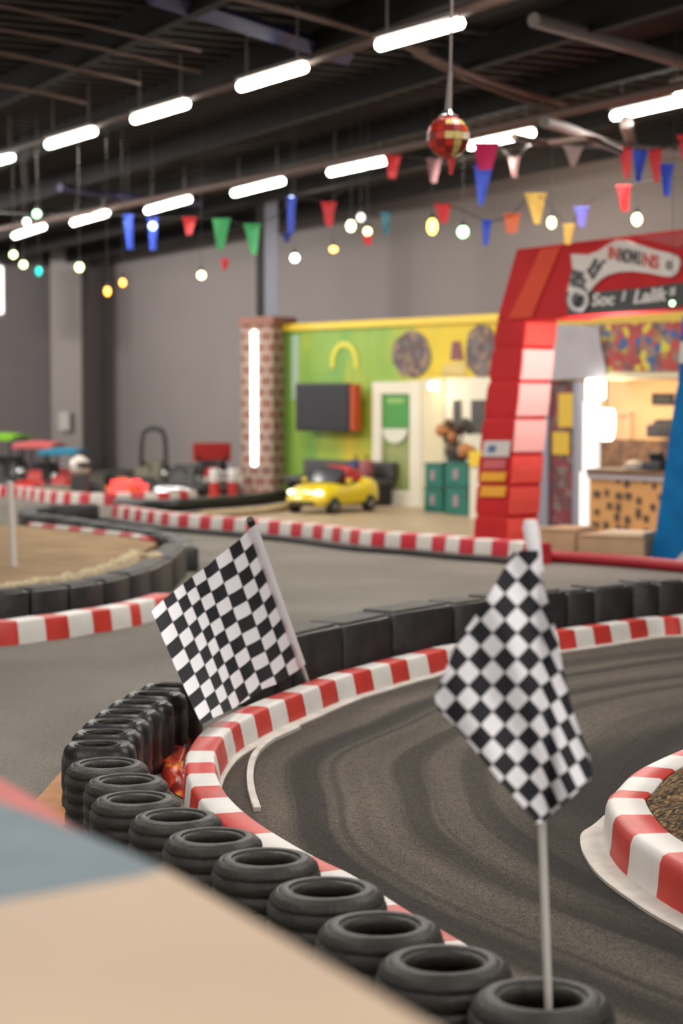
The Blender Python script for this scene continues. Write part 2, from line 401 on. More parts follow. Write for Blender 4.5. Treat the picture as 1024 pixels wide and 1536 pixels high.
# ------------------------------------------------------------------ wall frames
class Frame:
    def __init__(s, p0, p1):
        s.o = V((p0[0], p0[1], 0)); s.e = (V((p1[0], p1[1], 0))-s.o).normalized(); s.n = V((s.e.y, -s.e.x, 0))
        if s.n.dot(-s.o) < 0: s.n = -s.n
        s.R = Matrix((s.e, s.n*-1, V((0, 0, 1)))).transposed()
        s.rz = math.atan2(s.e.y, s.e.x)
    def P(s, a, t, d=0): return s.o + s.e*a + s.n*d + V((0, 0, t))
    def px(s, u, v, d=0):      # -> (along, height) of the picture point on the plane d in front
        q = s.o + s.n*d; r = ray(u, v); k = (q-EYE).dot(s.n)/r.dot(s.n); p = EYE + r*k
        return (p-s.o).dot(s.e), p.z
    def pt(s, u, v, d=0): a, t = s.px(u, v, d); return s.P(a, t, d)
    def box(s, mb, a0, a1, t0, t1, d0, d1, mi=0, bev=0):
        c = s.P((a0+a1)/2, (t0+t1)/2, (d0+d1)/2); mb.box(c, (abs(a1-a0), abs(d1-d0), abs(t1-t0)), s.R, mi, bev)
    def pbox(s, mb, u0, v0, u1, v1, d0, d1, mi=0, bev=0, base=None):   # box from picture rectangle on its front plane d1
        vm = (v0+v1)/2; um = (u0+u1)/2
        a0, _ = s.px(u0, vm, d1); a1, _ = s.px(u1, vm, d1); _, t1 = s.px(um, v0, d1); _, t0 = s.px(um, v1, d1)
        if base is not None: t0 = base
        s.box(mb, a0, a1, t0, t1, d0, d1, mi, bev); return a0, a1, t0, t1
    def poly(s, pts, d): return [s.pt(u, v, d) for u, v in pts]
BK = Frame((-5.43, 42), (4.28, 23.4))
MU = Frame((-.763, 28.5), (2.09, 25.1))

# ================================================================== SETTING
mb = MB(); mb.quad((-16, -3, 0), (14, -3, 0), (14, 50, 0), (-16, 50, 0)); struct(mb, 'floor', M['floor'])
# ---- near kerb (foot before the bend, top edge after it)
H1 = .12
pre = [(1080, 948), (1050, 951), (1022, 955), (997.5, 955.5), (973, 958), (947, 962), (918, 967), (893, 970.5), (865, 975), (840, 978), (807, 983), (774, 988), (740, 994), (707, 1000), (674, 1006), (645.5, 1015), (614.7, 1022.8), (590.5, 1030), (561.6, 1038.8), (535, 1046), (508.5, 1056), (485.3, 1066), (460, 1077.6), (433.8, 1088.6), (409.6, 1100.2), (388, 1111.8), (366.4, 1125.1), (354.8, 1134), (343, 1147.3)]
post = [(330.5, 1126.8), (331.5, 1143), (333.9, 1159), (342.5, 1178), (354.8, 1194.8), (376.4, 1216), (421, 1247), (486, 1284), (527, 1302), (560, 1321), (578, 1333), (612, 1355), (645, 1375), (670, 1388), (705, 1408), (738, 1430)]
kp = [G(u, v) for u, v in pre] + [G(u, v, H1) for u, v in post]
for p in kp: p.z = 0
K = 5
path = crom(kp, K)
for _ in range(6): path = [path[0]]+[(path[i-1]+path[i]*2+path[i+1])/4 for i in range(1, len(path)-1)]+[path[-1]]
segs = [0 if (i//K) % 2 == 0 else 1 for i in range(len(path)-1)]   # first stripe (1080-1050) red
root = thing('curved_kerb', 'long red and white striped kerb curving around the near bend of the track', 'kerb', path[0])

mb, ns1 = kerb_mesh(path, segs, -1, .025, .135, H1)
mb.build('kerb_body', [M['red'], M['white']], root, smooth=True)
NEAR, NN = path, ns1
iend = 30*K
mbs = MB(); mbs.rings([[p+n*d+V((0, 0, z)) for d, z in ((-wd, 0), (-wd, .012), (.02, .012), (.02, 0))] for p, n, wd in ((path[i], ns1[i], .055*min(1, (iend-1-i)/25)+.004) for i in range(iend))]); st = mbs; st.build('base_strip', M['strip'], root)
# white floor edging that leaves the kerb at the bend
wl = crom([G(u, v) for u, v in [(447, 1095), (433, 1102), (416, 1109.5), (397, 1121), (383, 1136), (377, 1152), (375, 1172), (378, 1195), (386, 1219)]], 5)
for p in wl: p.z = 0
st = strip_mesh(wl, normals2(wl, -1), -.013, .013, .003, .020)
tag(st.build('floor_edging', M['strip']), 'thin white edging strip curving off the kerb onto the dark asphalt', 'edging')
wl2 = crom([G(u, v) for u, v in [(455, 1100), (425, 1116), (404, 1130), (392, 1146), (386, 1166), (385, 1186), (389, 1208)]], 5)
for p in wl2: p.z = 0
# track surface inside the kerb
mb = MB(); poly = [(p.x, p.y, .004) for p in path] + [(.42, 3, .004), (.42, -3, .004), (14, -3, .004), (14, 13.5, .004), (4.2, 12.9, .004)]
mb.face([mb.vert(p) for p in poly]); struct(mb, 'floor_track', M['track'])

# ---- ceiling
ZC = 4.72
mb = MB()
def GD(a, b): return BK.o + BK.e*a + BK.n*b      # room axes: along back wall / out from it
c4 = [GD(-14, -2), GD(40, -2), GD(40, 34), GD(-14, 34)]
mb.quad(*[(p.x, p.y, ZC) for p in c4])
# corrugation ribs run out from the wall
struct(mb, 'ceiling', M['ceil'])
mb = MB()
a = 6.0
while a < 26:
    c = GD(a, 9); mb.box((c.x, c.y, ZC-.03), (.10, 17, .06), BK.R); a += .30
struct(mb, 'trim_1', mat('deck_ribs', (.040, .032, .030), .8))
mb = MB()
for k in range(13):
    c = GD(12, 1.2+k*1.55); mb.box((c.x, c.y, ZC-.16), (52, .10, .28), BK.R)
struct(mb, 'trim_2', M['joist'])
# ---- walls
mb = MB(); BK.box(mb, -.2, 40, 0, 5, -.3, 0); struct(mb, 'wall_back', M['wall'])
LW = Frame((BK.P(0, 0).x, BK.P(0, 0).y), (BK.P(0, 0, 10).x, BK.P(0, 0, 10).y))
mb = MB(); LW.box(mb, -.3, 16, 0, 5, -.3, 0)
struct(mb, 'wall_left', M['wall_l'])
mb = MB(); a0 = BK.px(80, 700, 0)[0]
c0 = BK.P(0, 0)
cc = G(107, 707); mb.box((cc.x*40.5/cc.y, 40.5, 2.4), (.68, .6, 4.8), Matrix.Rotation(-.15, 3, 'Z')); struct(mb, 'wall_corner', M['column'])
# bright window at the far left
mb = MB(); p = AT(-14, 400, 38); q = AT(5, 470, 38)
w1 = MB(); w1.box(((p.x+q.x)/2, 38, (p.z+q.z)/2), (q.x-p.x, .06, p.z-q.z)); o = struct(w1, 'window_1', mat('window_daylight', (1, .95, .9), .5, emit=1.6, ecol=(1, .93, .88)))
mb.box(((p.x+q.x)/2-.05, 38.05, (p.z+q.z)/2), (q.x-p.x+.02, .06, p.z-q.z+.14)); oo = mb.build('window_frame', M['grey']); oo.parent = o
# wall boxes
mb = MB(); p = AT(97, 632, 40.1); mb.box(p, (.24, .12, .42), bev=.03); tag(mb.build('wall_box', M['light']), 'small pale box fixed on the corner column behind the go-karts', 'wall box')
mb = MB(); pt = LW.px(85, 535, .03); LW.box(mb, pt[0]-.1, pt[0]+.1, pt[1]-.12, pt[1]+.12, 0, .06, bev=.02)
tag(mb.build('wall_switch', M['dark']), 'tiny dark box high on the grey wall left of the corner column', 'wall box')

# ---- mural wall with door and shop front
MT = 2.55
mbx = MB()
mr = thing_o = MB()
Rm = MU
mb = MB(); Rm.box(mb, -.25, 10, 0, MT, -.12, 0)
o = mb.build('wall_mural', M['mural']); o['kind'] = 'structure'
# origin of the mural object at its left end so that the paint follows the wall
def reorigin(o, fr, a, t, d):
    Mx = Matrix.Translation(fr.P(a, t, d)) @ fr.R.to_4x4(); I = Mx.inverted()
    for v in o.data.vertices: v.co = I @ v.co
    o.matrix_world = Mx
reorigin(o, MU, 0, 0, 0)
mb = MB(); Rm.box(mb, -.25, 10, MT, MT+.1, -.14, .05); struct(mb, 'trim_3', M['yellow'])
mb = MB(); Rm.pbox(mb, 437, 503, 448, 600, 0, .012)
struct(mb, 'trim_4', mat('mural_edge', srgb(150, 175, 150), .7))
def ring_poly(fr, u, v, ru, rv, d, n=22, jag=0): return [fr.pt(u+ru*math.cos(2*PI*k/n)*(1+jag*random.uniform(-1, 1)), v+rv*math.sin(2*PI*k/n)*(1+jag*random.uniform(-1, 1)), d) for k in range(n)]
def painted(name, polys, m, label, d0=0.0, d1=.015):
    mb = MB()
    for pl in polys: mb.prism(pl, MU.n*.012)
    return tag(mb.build(name, m), label, 'wall painting')
painted('mural_figure', [ring_poly(MU, 618, 532, 29, 36, .004, 18, .08)], M['art'], 'dark mottled oval figure painted on the mural above the green door')
painted('mural_figure', [ring_poly(MU, 722, 526, 24, 40, .004, 18, .08)], M['art'], 'dark mottled figure painted on the mural beside the red arch leg')
mb = MB(); pts = [MU.pt(486+32*math.cos(a)*1, 565-50*math.sin(a), .02) for a in [k*PI/12 for k in range(13)]]
mb.rings([[MU.pt(516-ru*math.cos(a), 545-rv*math.sin(a), d) for ru, rv, d in ((21, 33, .004), (21, 33, .016), (15, 25, .016), (15, 25, .004))] for a in [k*PI/14-.25*(k==0)+.25*(k==14) for k in range(15)]])
tag(mb.build('mural_loop', mat('mural_yellow', srgb(205, 196, 60), .6)), 'yellow loop painted on the green mural above the television', 'wall painting')
mb = MB(); mb.prism([MU.pt(676, 540, .004), MU.pt(679, 512, .004), MU.pt(690, 512, .004), MU.pt(695, 540, .004)], MU.n*.012)
mb.prism([MU.pt(662, 563, .004), MU.pt(666, 546, .004), MU.pt(698, 543, .004), MU.pt(699, 563, .004)], MU.n*.012, 1)
tag(mb.build('mural_bottle', [mat('mural_purple', srgb(120, 72, 80), .7), mat('mural_buff', srgb(190, 170, 110), .7)]), 'small purple bottle shape painted on the mural between two dark figures', 'wall painting')
# door
mb = MB(); d1 = .10
a0, a1, t0, t1 = Rm.pbox(mb, 558, 573, 571, 757, 0, d1, base=0)
b0, b1, _, _ = Rm.pbox(mb, 614, 571, 631, 757, 0, d1, base=0)
Rm.box(mb, a1, b0, t1-.17, t1, 0, d1); Rm.box(mb, a1, b0, 0, .22, 0, d1)
dr = struct(mb, 'door_1', M['white_wall'])
def child(mb, name, m, par): o = mb.build(name, m); o.parent = par; return o
mb = MB(); Rm.pbox(mb, 571, 589, 614, 736, .01, .05); child(mb, 'lower_pane', M['green_lo'], dr)
mb = MB(); Rm.pbox(mb, 572, 590, 613, 642, .05, .07); child(mb, 'green_pane', M['green'], dr)
mb = MB(); mb.prism([MU.pt(592.5+19*math.cos(a), 643+22*math.sin(a), .071) for a in [k*PI/12 for k in range(13)]], MU.n*.008); child(mb, 'pane_emblem', mat('emblem_white', srgb(205, 205, 190), .6), dr)
mb = MB(); Rm.pbox(mb, 580, 597, 606, 605, .071, .078); child(mb, 'pane_lettering', mat('pane_letter', srgb(130, 170, 90), .6), dr)
# white wall panel and shop windows right of the door
mb = MB(); Rm.pbox(mb, 632, 567, 664, 757, 0, .14, base=0); struct(mb, 'wall_panel', M['cream'])
mb = MB(); Rm.pbox(mb, 664, 566, 770, 757, 0, .11, base=0); struct(mb, 'wall_shop', M['white_wall'])
for k, (u0, v0, u1, v1) in enumerate([(679, 600, 690, 650), (706, 600, 730, 650)]):
    mb = MB(); Rm.pbox(mb, u0, v0, u1, v1, .09, .13); o = struct(mb, 'window_%d' % (k+2), M['dark'])
mb = MB(); c = MU.pt(649, 579, .2); mb.sphere(c, .06, sz=(1.1, .7, 1)); o = tag(mb.build('wall_lamp', M['lamp'], smooth=True), 'glowing wall lamp at the top of the cream panel beside the green door', 'lamp')
mb = MB(); q = MU.pt(649, 579, .15); mb.box(q, (.1, .1, .1), MU.R); mb.build('lamp_mount', M['light'], o)
# television
p0 = MU.px(441, 575, .30); p1 = MU.px(522, 648, .30)
tv = thing('wall_television', 'black flat television on the green mural behind the yellow toy car', 'television', MU.P((p0[0]+p1[0])/2, p1[1], .25), MU.rz)
mb = MB(); MU.box(mb, p0[0], p1[0], p1[1], p0[1], .2, .28, bev=.02); mb.build('housing', M['black'], tv)
mb = MB(); MU.box(mb, p0[0]+.04, p1[0]-.04, p1[1]+.04, p0[1]-.04, .281, .287); mb.build('screen', mat('tv_screen', (.012, .012, .016), .3), tv)
mb = MB(); MU.box(mb, p1[0], p1[0]+.07, p1[1]+.02, p0[1]-.02, .12, .26); mb.build('side_panel', mat('orange_side', (.50, .07, .02), .5), tv)
mb = MB(); MU.box(mb, (p0[0]+p1[0])/2-.15, (p0[0]+p1[0])/2+.15, p1[1]+.2, p0[1]-.2, 0, .2); mb.build('mounting_arm', M['dark'], tv)

# ---- brick pillar with LED strip and steel post above
pc = G(402, 746); PR = Matrix.Rotation(math.radians(-33), 3, 'Z')
ptop = AT(402, 478, pc.y).z
pl = thing('brick_pillar', 'square brick clad pillar with a lit strip, left of the mural', 'pillar', pc, math.radians(-33))
mb = MB(); hw = .29
cs = [PR @ V((x*hw, y*hw, 0)) for x, y in ((-1, -1), (1, -1), (1, 1), (-1, 1))]
mb.uv = []
for k in range(4):
    a, b = cs[k], cs[(k+1) % 4]
    mb.quad(pc+a, pc+b, pc+b+V((0, 0, ptop)), pc+a+V((0, 0, ptop))); mb.uv += [(k*.6, 0), (k*.6+.6, 0), (k*.6+.6, ptop), (k*.6, ptop)]
mb.build('brick_cladding', M['brick'], pl)
mb = MB(); mb.box(pc+V((0, 0, ptop-.04)), (.64, .64, .12), PR); mb.build('cap', M['brick_trim'], pl)
mb = MB()
fr = (PR @ V((0, -1, 0)))          # two faces look towards us; the strip is on the left one
ln = PR @ V((-1, 0, 0)); fl = ln if ln.y < 0 else fr
top = None
def on_plane(u, v, q, n): r = ray(u, v); return EYE + r*((q-EYE).dot(n)/r.dot(n))
nl = PR @ V((-1, 0, 0)); nr = PR @ V((0, -1, 0)); nsel = nl if nl.dot(V((-1, -1, 0))) > nr.dot(V((-1, -1, 0))) else nr
la = on_plane(381, 500, pc+nsel*(hw+.02), nsel); lb = on_plane(377, 695, pc+nsel*(hw+.02), nsel); lb.x, lb.y = la.x, la.y
nb = 26
for k in range(nb+1): mb.sphere(la.lerp(lb, k/nb), .052, 8, 6, sz=(1, 1, .85))
mb.tube([la, lb], .036, 8); mb.build('lit_strip', M['led'], pl, smooth=True)
mb = MB(); ct = pc + V((0, 0, ptop)); pw = .10
mb.box((ct.x+.06, ct.y, (ptop+ZC)/2), (.20, .20, ZC-ptop)); tag(mb.build('steel_column', M['steel']), 'blue grey steel post rising from the brick pillar to the ceiling', 'post')
mb = MB(); mb.box((ct.x-.11, ct.y-.02, (ptop+ZC)/2), (.12, .14, ZC-ptop)); tag(mb.build('cable_duct', M['black']), 'black duct running up beside the blue grey steel post', 'duct')

# beige floor area behind the platform kerb
mb = MB(); pts = [G(342, 772, .0), G(430, 752), G(470, 742), G(620, 742), G(800, 742), G(1120, 790), G(1120, 862), G(1024, 846), G(805, 826), G(709, 826), G(600, 815), G(504, 803), G(420, 790)]
mb.face([mb.vert((p.x, p.y, .006)) for p in pts]); struct(mb, 'floor_platform', mat('beige_floor', (.40, .30, .20), .45, noise=.15, nscale=2))

# ================================================================== KERBS IN THE DISTANCE
def far_kerb(px, name_label, step, h, w, side, first=0, base=None, mats=('far_red', 'far_white'), z=0, pxz=0):
    pts = [G(u, v, pxz) for u, v in px]
    for p in pts: p.z = 0
    n = max(1, round(sum((b-a).length for a, b in zip(pts, pts[1:]))/step))
    pth = resample(crom(pts, 10), step/3); n = len(pth)-1
    sg = [(i//3+first) % 2 for i in range(n)]
    root = thing('striped_kerb', name_label, 'kerb', (pth[0].x, pth[0].y, z))
    mb, ns = kerb_mesh(pth, sg, side, .02, w, h, z); mb.build('kerb_body', [M[mats[0]], M[mats[1]]], root, smooth=True)
    if base: strip_mesh(pth, ns, base[0], base[1], 0, base[2]).build('base_strip', M[base[3]], root)
    return pth, ns
far_kerb([(167, 781), (242, 793), (305, 799), (367, 804), (470, 814), (549, 825), (640, 832), (701, 838), (758, 842), (803, 847)], 'red and white kerb along the far floor edge in front of the toy car', .200, .19, .18, 1, 0, (-.22, 0, .05, 'plastic'))
far_kerb([(-40, 742), (0, 745), (23, 747), (58, 752), (98, 756), (137, 758), (195, 757), (250, 756), (296, 753)], 'farthest red and white kerb running below the parked go-karts', .20, .17, .2, 1, 0)
front = crom([G(u, v) for u, v in [(-60, 972), (0, 969), (29, 967), (70, 961), (105, 957), (141, 950), (169, 946), (198, 940), (215, 936), (240, 929), (262, 921)]], 1)
pts = [G(u, v) for u, v in [(-42, 971.5), (-12, 970), (29, 967), (70, 961), (105, 957), (141, 950), (169, 946), (198, 940), (213, 936.5), (236, 930), (262, 921)]]
pth = crom(pts, 5); sg = [(i//5+1) % 2 for i in range(len(pth)-1)]
root = thing('striped_kerb', 'red and white kerb in front of the sand island at the left edge', 'kerb', pth[0])
mb, ns = kerb_mesh(pth, sg, 1, .02, .16, .145); mb.build('kerb_body', [M['red'], M['white']], root, smooth=True)
# ---- sand island on the left
isl_front = crom([G(u, v) for u, v in [(-110, 958), (-15, 953), (45, 948), (103.5, 939), (157, 929), (195, 918), (226, 907), (262, 885), (281, 862)]], 6)
isl_back = crom([G(u, v) for u, v in [(281, 858), (266, 840), (228, 829), (172, 819), (105, 808), (52, 802), (40, 793), (60, 787), (105, 784), (146, 783)]], 6)
HB = .27
def block_row(path, cuts, side, depth, h, off, label, group, mats, taper=1.0, gap=.03):
    pts = []
    for c in cuts: pts.append(at_u(path, c) if isinstance(c, (int, float)) else c)
    out = []
    for k, (a, b) in enumerate(zip(pts, pts[1:])):
        if a is None or b is None: continue
        t = (b-a); L = t.length; t.normalize(); n = V((-t.y, t.x, 0))*side
        R = Matrix((t, n, V((0, 0, 1)))).transposed()
        c = (a+b)/2 + n*(off+depth/2)
        hh = h*random.uniform(.97, 1.02)
        root = thing('barrier_block', label(k), 'barrier block', (c.x, c.y, 0), math.atan2(t.y, t.x), group)
        mb = MB(); mb.box(c+V((0, 0, hh*.485)), (L-gap, depth, hh*.97), R, bev=.014)
        for q in range(len(mb.v)):
            w_ = R.transposed() @ (V(mb.v[q])-c)
            if w_.y > 0: w_.x *= taper; mb.v[q] = tuple(c + R @ w_)
        mb.build('block_body', M[mats[0]], root, smooth=True)
        mb = MB(); mb.box(c+V((0, 0, hh*.97+.004)), (L-gap-.05, depth-.05, .02), R, bev=.012); mb.build('block_top', M[mats[1]], root)
        out.append(root)
    return out
ords = ['first', 'second', 'third', 'fourth', 'fifth', 'sixth', 'seventh', 'eighth', 'ninth', 'tenth', 'eleventh', 'twelfth', 'thirteenth', 'fourteenth', 'fifteenth', 'sixteenth']
block_row(isl_front, [-95, -15, 45, 103.5, 157, 195, 226, 258, 280], 1, .22, HB, .0, lambda k: 'black barrier block in front of the sand island, %s from the left edge' % ords[max(0, k-1)] if k else 'black barrier block in front of the sand island, cut off by the left edge', 'black blocks in front of the sand island', ('plastic', 'btop'), taper=.84)
bk = isl_back
iu = [0, 6, 12, 18, 24, 27, 30, 36, 42, 48, 54]
bpts = resample(bk, .62)
block_row(bk, bpts, 1, .2, .22, -.1, lambda k: 'black barrier block along the back of the sand island, %s from its right end' % ords[k], 'black blocks along the back of the sand island', ('plastic', 'plastic'))
pp = [G(u, v) for u, v in [(238, 836), (200, 830), (150, 824), (105, 817), (50, 812), (30, 812), (-40, 806)]]
for p in pp: p.z = 0
far_kerb([(216, 836), (190, 829), (150, 824), (105, 818), (60, 813), (38, 810)], 'thin red and white kerb inside the sand island along its back blocks', .26, .185, .1, -1, 0)
# sand
def shrink(path, ns, d): return [p+n*d for p, n in zip(path, ns)]
fi = shrink(isl_front, normals2(isl_front, 1), .475)
loop = fi[:-3] + [G(u, v) for u, v in [(236, 841), (225, 838), (190, 831), (150, 826), (105, 820), (60, 815), (36, 812), (-60, 808)]]
mb = MB(); mb.prism([(p.x, p.y, .0) for p in loop], (0, 0, .165)); tag(mb.build('sand_bed', M['sand']), 'bed of brown sand inside the black block island', 'sand', kind='stuff')
mb = MB(); rim = shrink(isl_front, normals2(isl_front, 1), .36); rim = [p+V((0, 0, .215)) for p in rim[4:-4]] + [G(u, v, .2) for u, v in [(238, 850), (228, 842)]]
rim = resample(crom(rim, 2), .14)
mb.tube([p+V((random.uniform(-.015, .015), random.uniform(-.015, .015), random.uniform(-.012, .012))) for p in rim], [.078+random.uniform(-.016, .012) for _ in rim], 7)
tag(mb.build('straw_edge', M['straw'], smooth=True), 'ragged straw coloured rim behind the front blocks of the sand island', 'straw', kind='stuff')
pb = G(21, 851, .16); pt_ = AT(15, 722, pb.y)
mb = MB(); mb.tube([pb, pt_], .026, 10); tag(mb.build('marker_pole', M['pole'], smooth=True), 'thin white upright pole standing in the sand at the left edge', 'pole')
# soft black tube and cream tube at the foot of the pillar
def tube_on_floor(px, r, name, m, label, cat):
    pts = crom([G(u, v) + V((0, 0, r)) for u, v in px], 6); mb = MB(); mb.tube(pts, r, 10); return tag(mb.build(name, M[m], smooth=True), label, cat)
tube_on_floor([(176, 765), (225, 767), (269, 767), (315, 763), (358, 760), (395, 756), (428, 752)], .085, 'soft_barrier', 'plastic_b', 'long soft black tube barrier in front of the brick pillar foot', 'barrier')
tube_on_floor([(300, 779), (342, 776), (380, 773), (412, 769), (432, 765)], .055, 'floor_hose', 'straw', 'cream tube lying on the floor in front of the soft black barrier', 'tube')

# ================================================================== BLACK BLOCK ROW BEHIND THE NEAR KERB
off = .25
front_line = [p+n*off for p, n in zip(NEAR, NN)]
sub = front_line[0:26*K]
block_row(sub, [1070, 1035, 990, 949, 893, 853, 797, 740, 682, 589.5, 515, 440, 408], -1, .26, .325, 0, lambda k: ['black barrier block at the right edge behind the kerb', 'second black barrier block from the right edge behind the kerb', 'third black barrier block from the right edge behind the kerb', 'fourth black barrier block from the right edge behind the kerb', 'fifth black barrier block from the right edge behind the kerb', 'black barrier block just right of the front flag cloth', 'black barrier block hidden behind the right half of the front flag', 'black barrier block behind the left edge of the front flag', 'long black barrier block left of the front flag', 'black barrier block with a gritty top, midway between the two flags', 'black barrier block at the lower right corner of the left flag', 'black barrier block mostly covered by the left flag'][k], 'black blocks behind the curved kerb', ('plastic', 'btop'))
# ---- moulded black tyre blocks round the bend
mpx = [(272, 1022), (254, 1033), (232, 1044), (213, 1057), (195, 1071), (178, 1087), (163, 1105), (154, 1124)]
HM = .245
mp = resample(crom([G(u, v, HM) for u, v in mpx], 8), .01)
mp = [V((p.x, p.y, 0)) for p in mp]
NB = 7
mlab = ['farthest moulded black tyre block, half behind the left flag', 'second farthest moulded black tyre block, beside the left flag', 'third farthest moulded black tyre block round the bend', 'middle moulded black tyre block round the bend', 'third moulded black tyre block back from the round tyres', 'second moulded black tyre block back from the round tyres', 'moulded black tyre block touching the farthest round tyre']
mns = normals2(mp, 1)
for k in range(NB):
    i = int((k+.5)/NB*(len(mp)-1)); c = mp[i]; t = (mp[min(i+6, len(mp)-1)]-mp[max(i-6, 0)]).normalized()
    n = V((-t.y, t.x, 0)); 
    if n.x < 0: n = -n                 # towards the track
    ln = sum((b-a).length for a, b in zip(mp, mp[1:]))/NB
    R = Matrix((n, t if n.cross(t).z > 0 else -t, V((0, 0, 1)))).transposed()
    root = thing('moulded_tyre_block', mlab[k], 'barrier block', c, math.atan2(n.y, n.x), 'moulded black tyre blocks round the bend')
    lx, ly = .275, ln*.97
    def ringp(z, sx, sy, m_=26, ex=3.2):
        out = []
        for j in range(m_):
            a = 2*PI*j/m_; ca, sa = math.cos(a), math.sin(a)
            x = math.copysign(abs(ca)**(2/ex), ca)*sx/2; y = math.copysign(abs(sa)**(2/ex), sa)*sy/2
            out.append(c + R @ V((x-.022, y, z)))
        return out
    def oval(z, sx, sy, m_=26): return [c + R @ V((sx/2*math.cos(2*PI*j/m_)-.028, sy/2*math.sin(2*PI*j/m_), z)) for j in range(m_)]
    mb = MB(); mb.rings([ringp(0, lx*.98, ly*.92), ringp(.05, lx, ly*.96), ringp(.075, lx*.97, ly*.9), ringp(.10, lx, ly*.97), ringp(HM*.8, lx*.99, ly*.96), ringp(HM*.93, lx*.93, ly*.88), ringp(HM, lx*.80, ly*.74, ex=2.8), ringp(HM*.985, lx*.70, ly*.66, ex=2.4), oval(HM*.965, lx*.52, ly*.50), oval(HM*.6, lx*.50, ly*.46), oval(HM*.5, lx*.3, ly*.3)], cap=True)
    mb.build('block_shell', M['plastic_b'], root, smooth=True)
    mb = MB(); mb.rings([oval(HM*.972, lx*.62, ly*.60), oval(HM*1.0, lx*.60, ly*.575), oval(HM*.995, lx*.54, ly*.515), oval(HM*.95, lx*.52, ly*.49)], cap=False); mb.build('top_rim', M['side'], root, smooth=True)
# ---- round tyres
HT = .262
tpx = [(812, 1490), (680, 1440), (580, 1390), (490, 1330), (388, 1280), (310, 1246), (262, 1222), (217, 1195), (190, 1172), (165, 1147)]
tw = [.308, .308, .308, .306, .298, .292, .286, .288, .284, .292]
tp = [G(u, v, HT) for u, v in tpx]
for p in tp: p.z = 0
orig = [p.copy() for p in tp]
for _ in range(400):
    for i in range(len(tp)-1):
        d = tp[i+1]-tp[i]; need = (tw[i]+tw[i+1])/2+.004
        if d.length < need:
            e = d.normalized()*(need-d.length)/2; tp[i+1] += e
            if i: tp[i] -= e
            else: tp[1] += e
    for i in range(1, len(tp)): tp[i] = tp[i].lerp(orig[i], .015)
for i in range(len(tp)-1):
    d = tp[i+1]-tp[i]; need = (tw[i]+tw[i+1])/2+.002
    if d.length < need: tp[i+1] = tp[i]+d.normalized()*need
tlab = ['black tyre nearest the camera, holding the front flag pole', 'second black tyre back from the one holding the flag', 'third black tyre back from the one holding the flag', 'fourth black tyre back from the one holding the flag', 'fifth black tyre back, the middle of the round tyre row', 'sixth black tyre back, just past the corner of the tan board', 'seventh black tyre back, third along from the tan board corner', 'third black round tyre from the far end of the row', 'second black round tyre from the far end of the row', 'farthest round black tyre, right against the moulded blocks']
def tyre(c, dia, label, first=None):
    k = dia/.31; root = thing('tyre', label, 'tyre', c, 0, 'round tyres lining the near edge')
    h = HT
    tread = [(.146, .008)]
    for q in range(5):
        z0 = .014+q*.0425; tread += [(.1465, z0), (.1545, z0+.006), (.156, z0+.020), (.1545, z0+.034), (.1465, z0+.040)]
    tread += [(.150, .231), (.147, .240), (.138, .249)]
    side_t = [(.1385, .2485), (.130, .2555), (.126, .2545), (.122, .2585), (.108, .262), (.099, .2595), (.0965, .254), (.089, .252), (.084, .245), (.082, .232), (.088, .216), (.116, .19), (.126, .13), (.116, .06), (.09, .03), (.085, .012), (.1, .001), (.13, .001), (.146, .008)]
    mb = MB(); mb.lathe([(r*k, z) for r, z in tread], c, 40); mb.build('tread', M['rubber'], root, smooth=True)
    mb = MB(); mb.lathe([(r*k, z) for r, z in side_t], c, 40); mb.build('sidewall', M['side'], root, smooth=True)
    return root
for p, d, l in zip(tp, tw, tlab): tyre(p, d, l)
# ---- red glitter sheet on the floor between tyres and kerb
mb = MB(); pts = [(282, 1104), (290, 1106), (284, 1125), (279, 1150), (283, 1178), (298, 1200), (286, 1204), (262, 1192), (244, 1172), (243, 1150), (252, 1124), (267, 1108)]
cen = G(268, 1152, .03)
rows = []
outer = crom([G(u, v) for u, v in pts]+[G(*pts[0])], 4)[:-1]
rr = []
for kk, z in ((1.0, .006), (.9, .022), (.6, .035), (.3, .03), (.02, .04)):
    rr.append([V((cen.x+(p.x-cen.x)*kk, cen.y+(p.y-cen.y)*kk, z+.006*math.sin(j*.55+kk*6)*(kk < .9))) for j, p in enumerate(outer)])
mb.rings(rr, cap=True); tag(mb.build('red_sheet', M['redsheet'], smooth=True), 'shiny red and orange sheet on the floor between the tyres and kerb', 'sheet')
# ---- orange board on the floor at the left
mb = MB(); pts = [G(40, 1226), G(92, 1166), G(118, 1160), G(118, 1240), G(60, 1262)]
mb.prism([(p.x, p.y, .005) for p in pts], (0, 0, .02)); tag(mb.build('floor_board', M['orange']), 'flat orange board on the floor left of the farthest round tyres', 'board')

# ================================================================== RIGHT ISLAND
C0 = V((3.93, 6.25, 0)); Rf = 3.03
ang = []
edges_px = [(1001.7, 1131.6, .145), (963, 1149.6, .145), (943, 1164, .145), (924, 1185.5, .145), (898, 1258, 0), (910, 1288.7, 0), (935, 1321, 0), (981.8, 1354, 0), (1021.6, 1380, 0)]
th = [math.atan2(G(u, v, z).y-C0.y, C0.x-G(u, v, z).x) for u, v, z in edges_px]
rs = [math.hypot(G(u, v, z).x-C0.x, G(u, v, z).y-C0.y)+(.03 if z else 0) for u, v, z in edges_px]
th = [th[0]+.16, th[0]+.08]+th+[th[-1]-.12, th[-1]-.24, th[-1]-.36]
rs = [rs[0]-.11, rs[0]-.05]+rs+[3.094, 3.094, 3.094]
kp2 = [C0+V((-q*math.cos(a), q*math.sin(a), 0)) for a, q in zip(th, rs)]
pth = crom(kp2, 5)
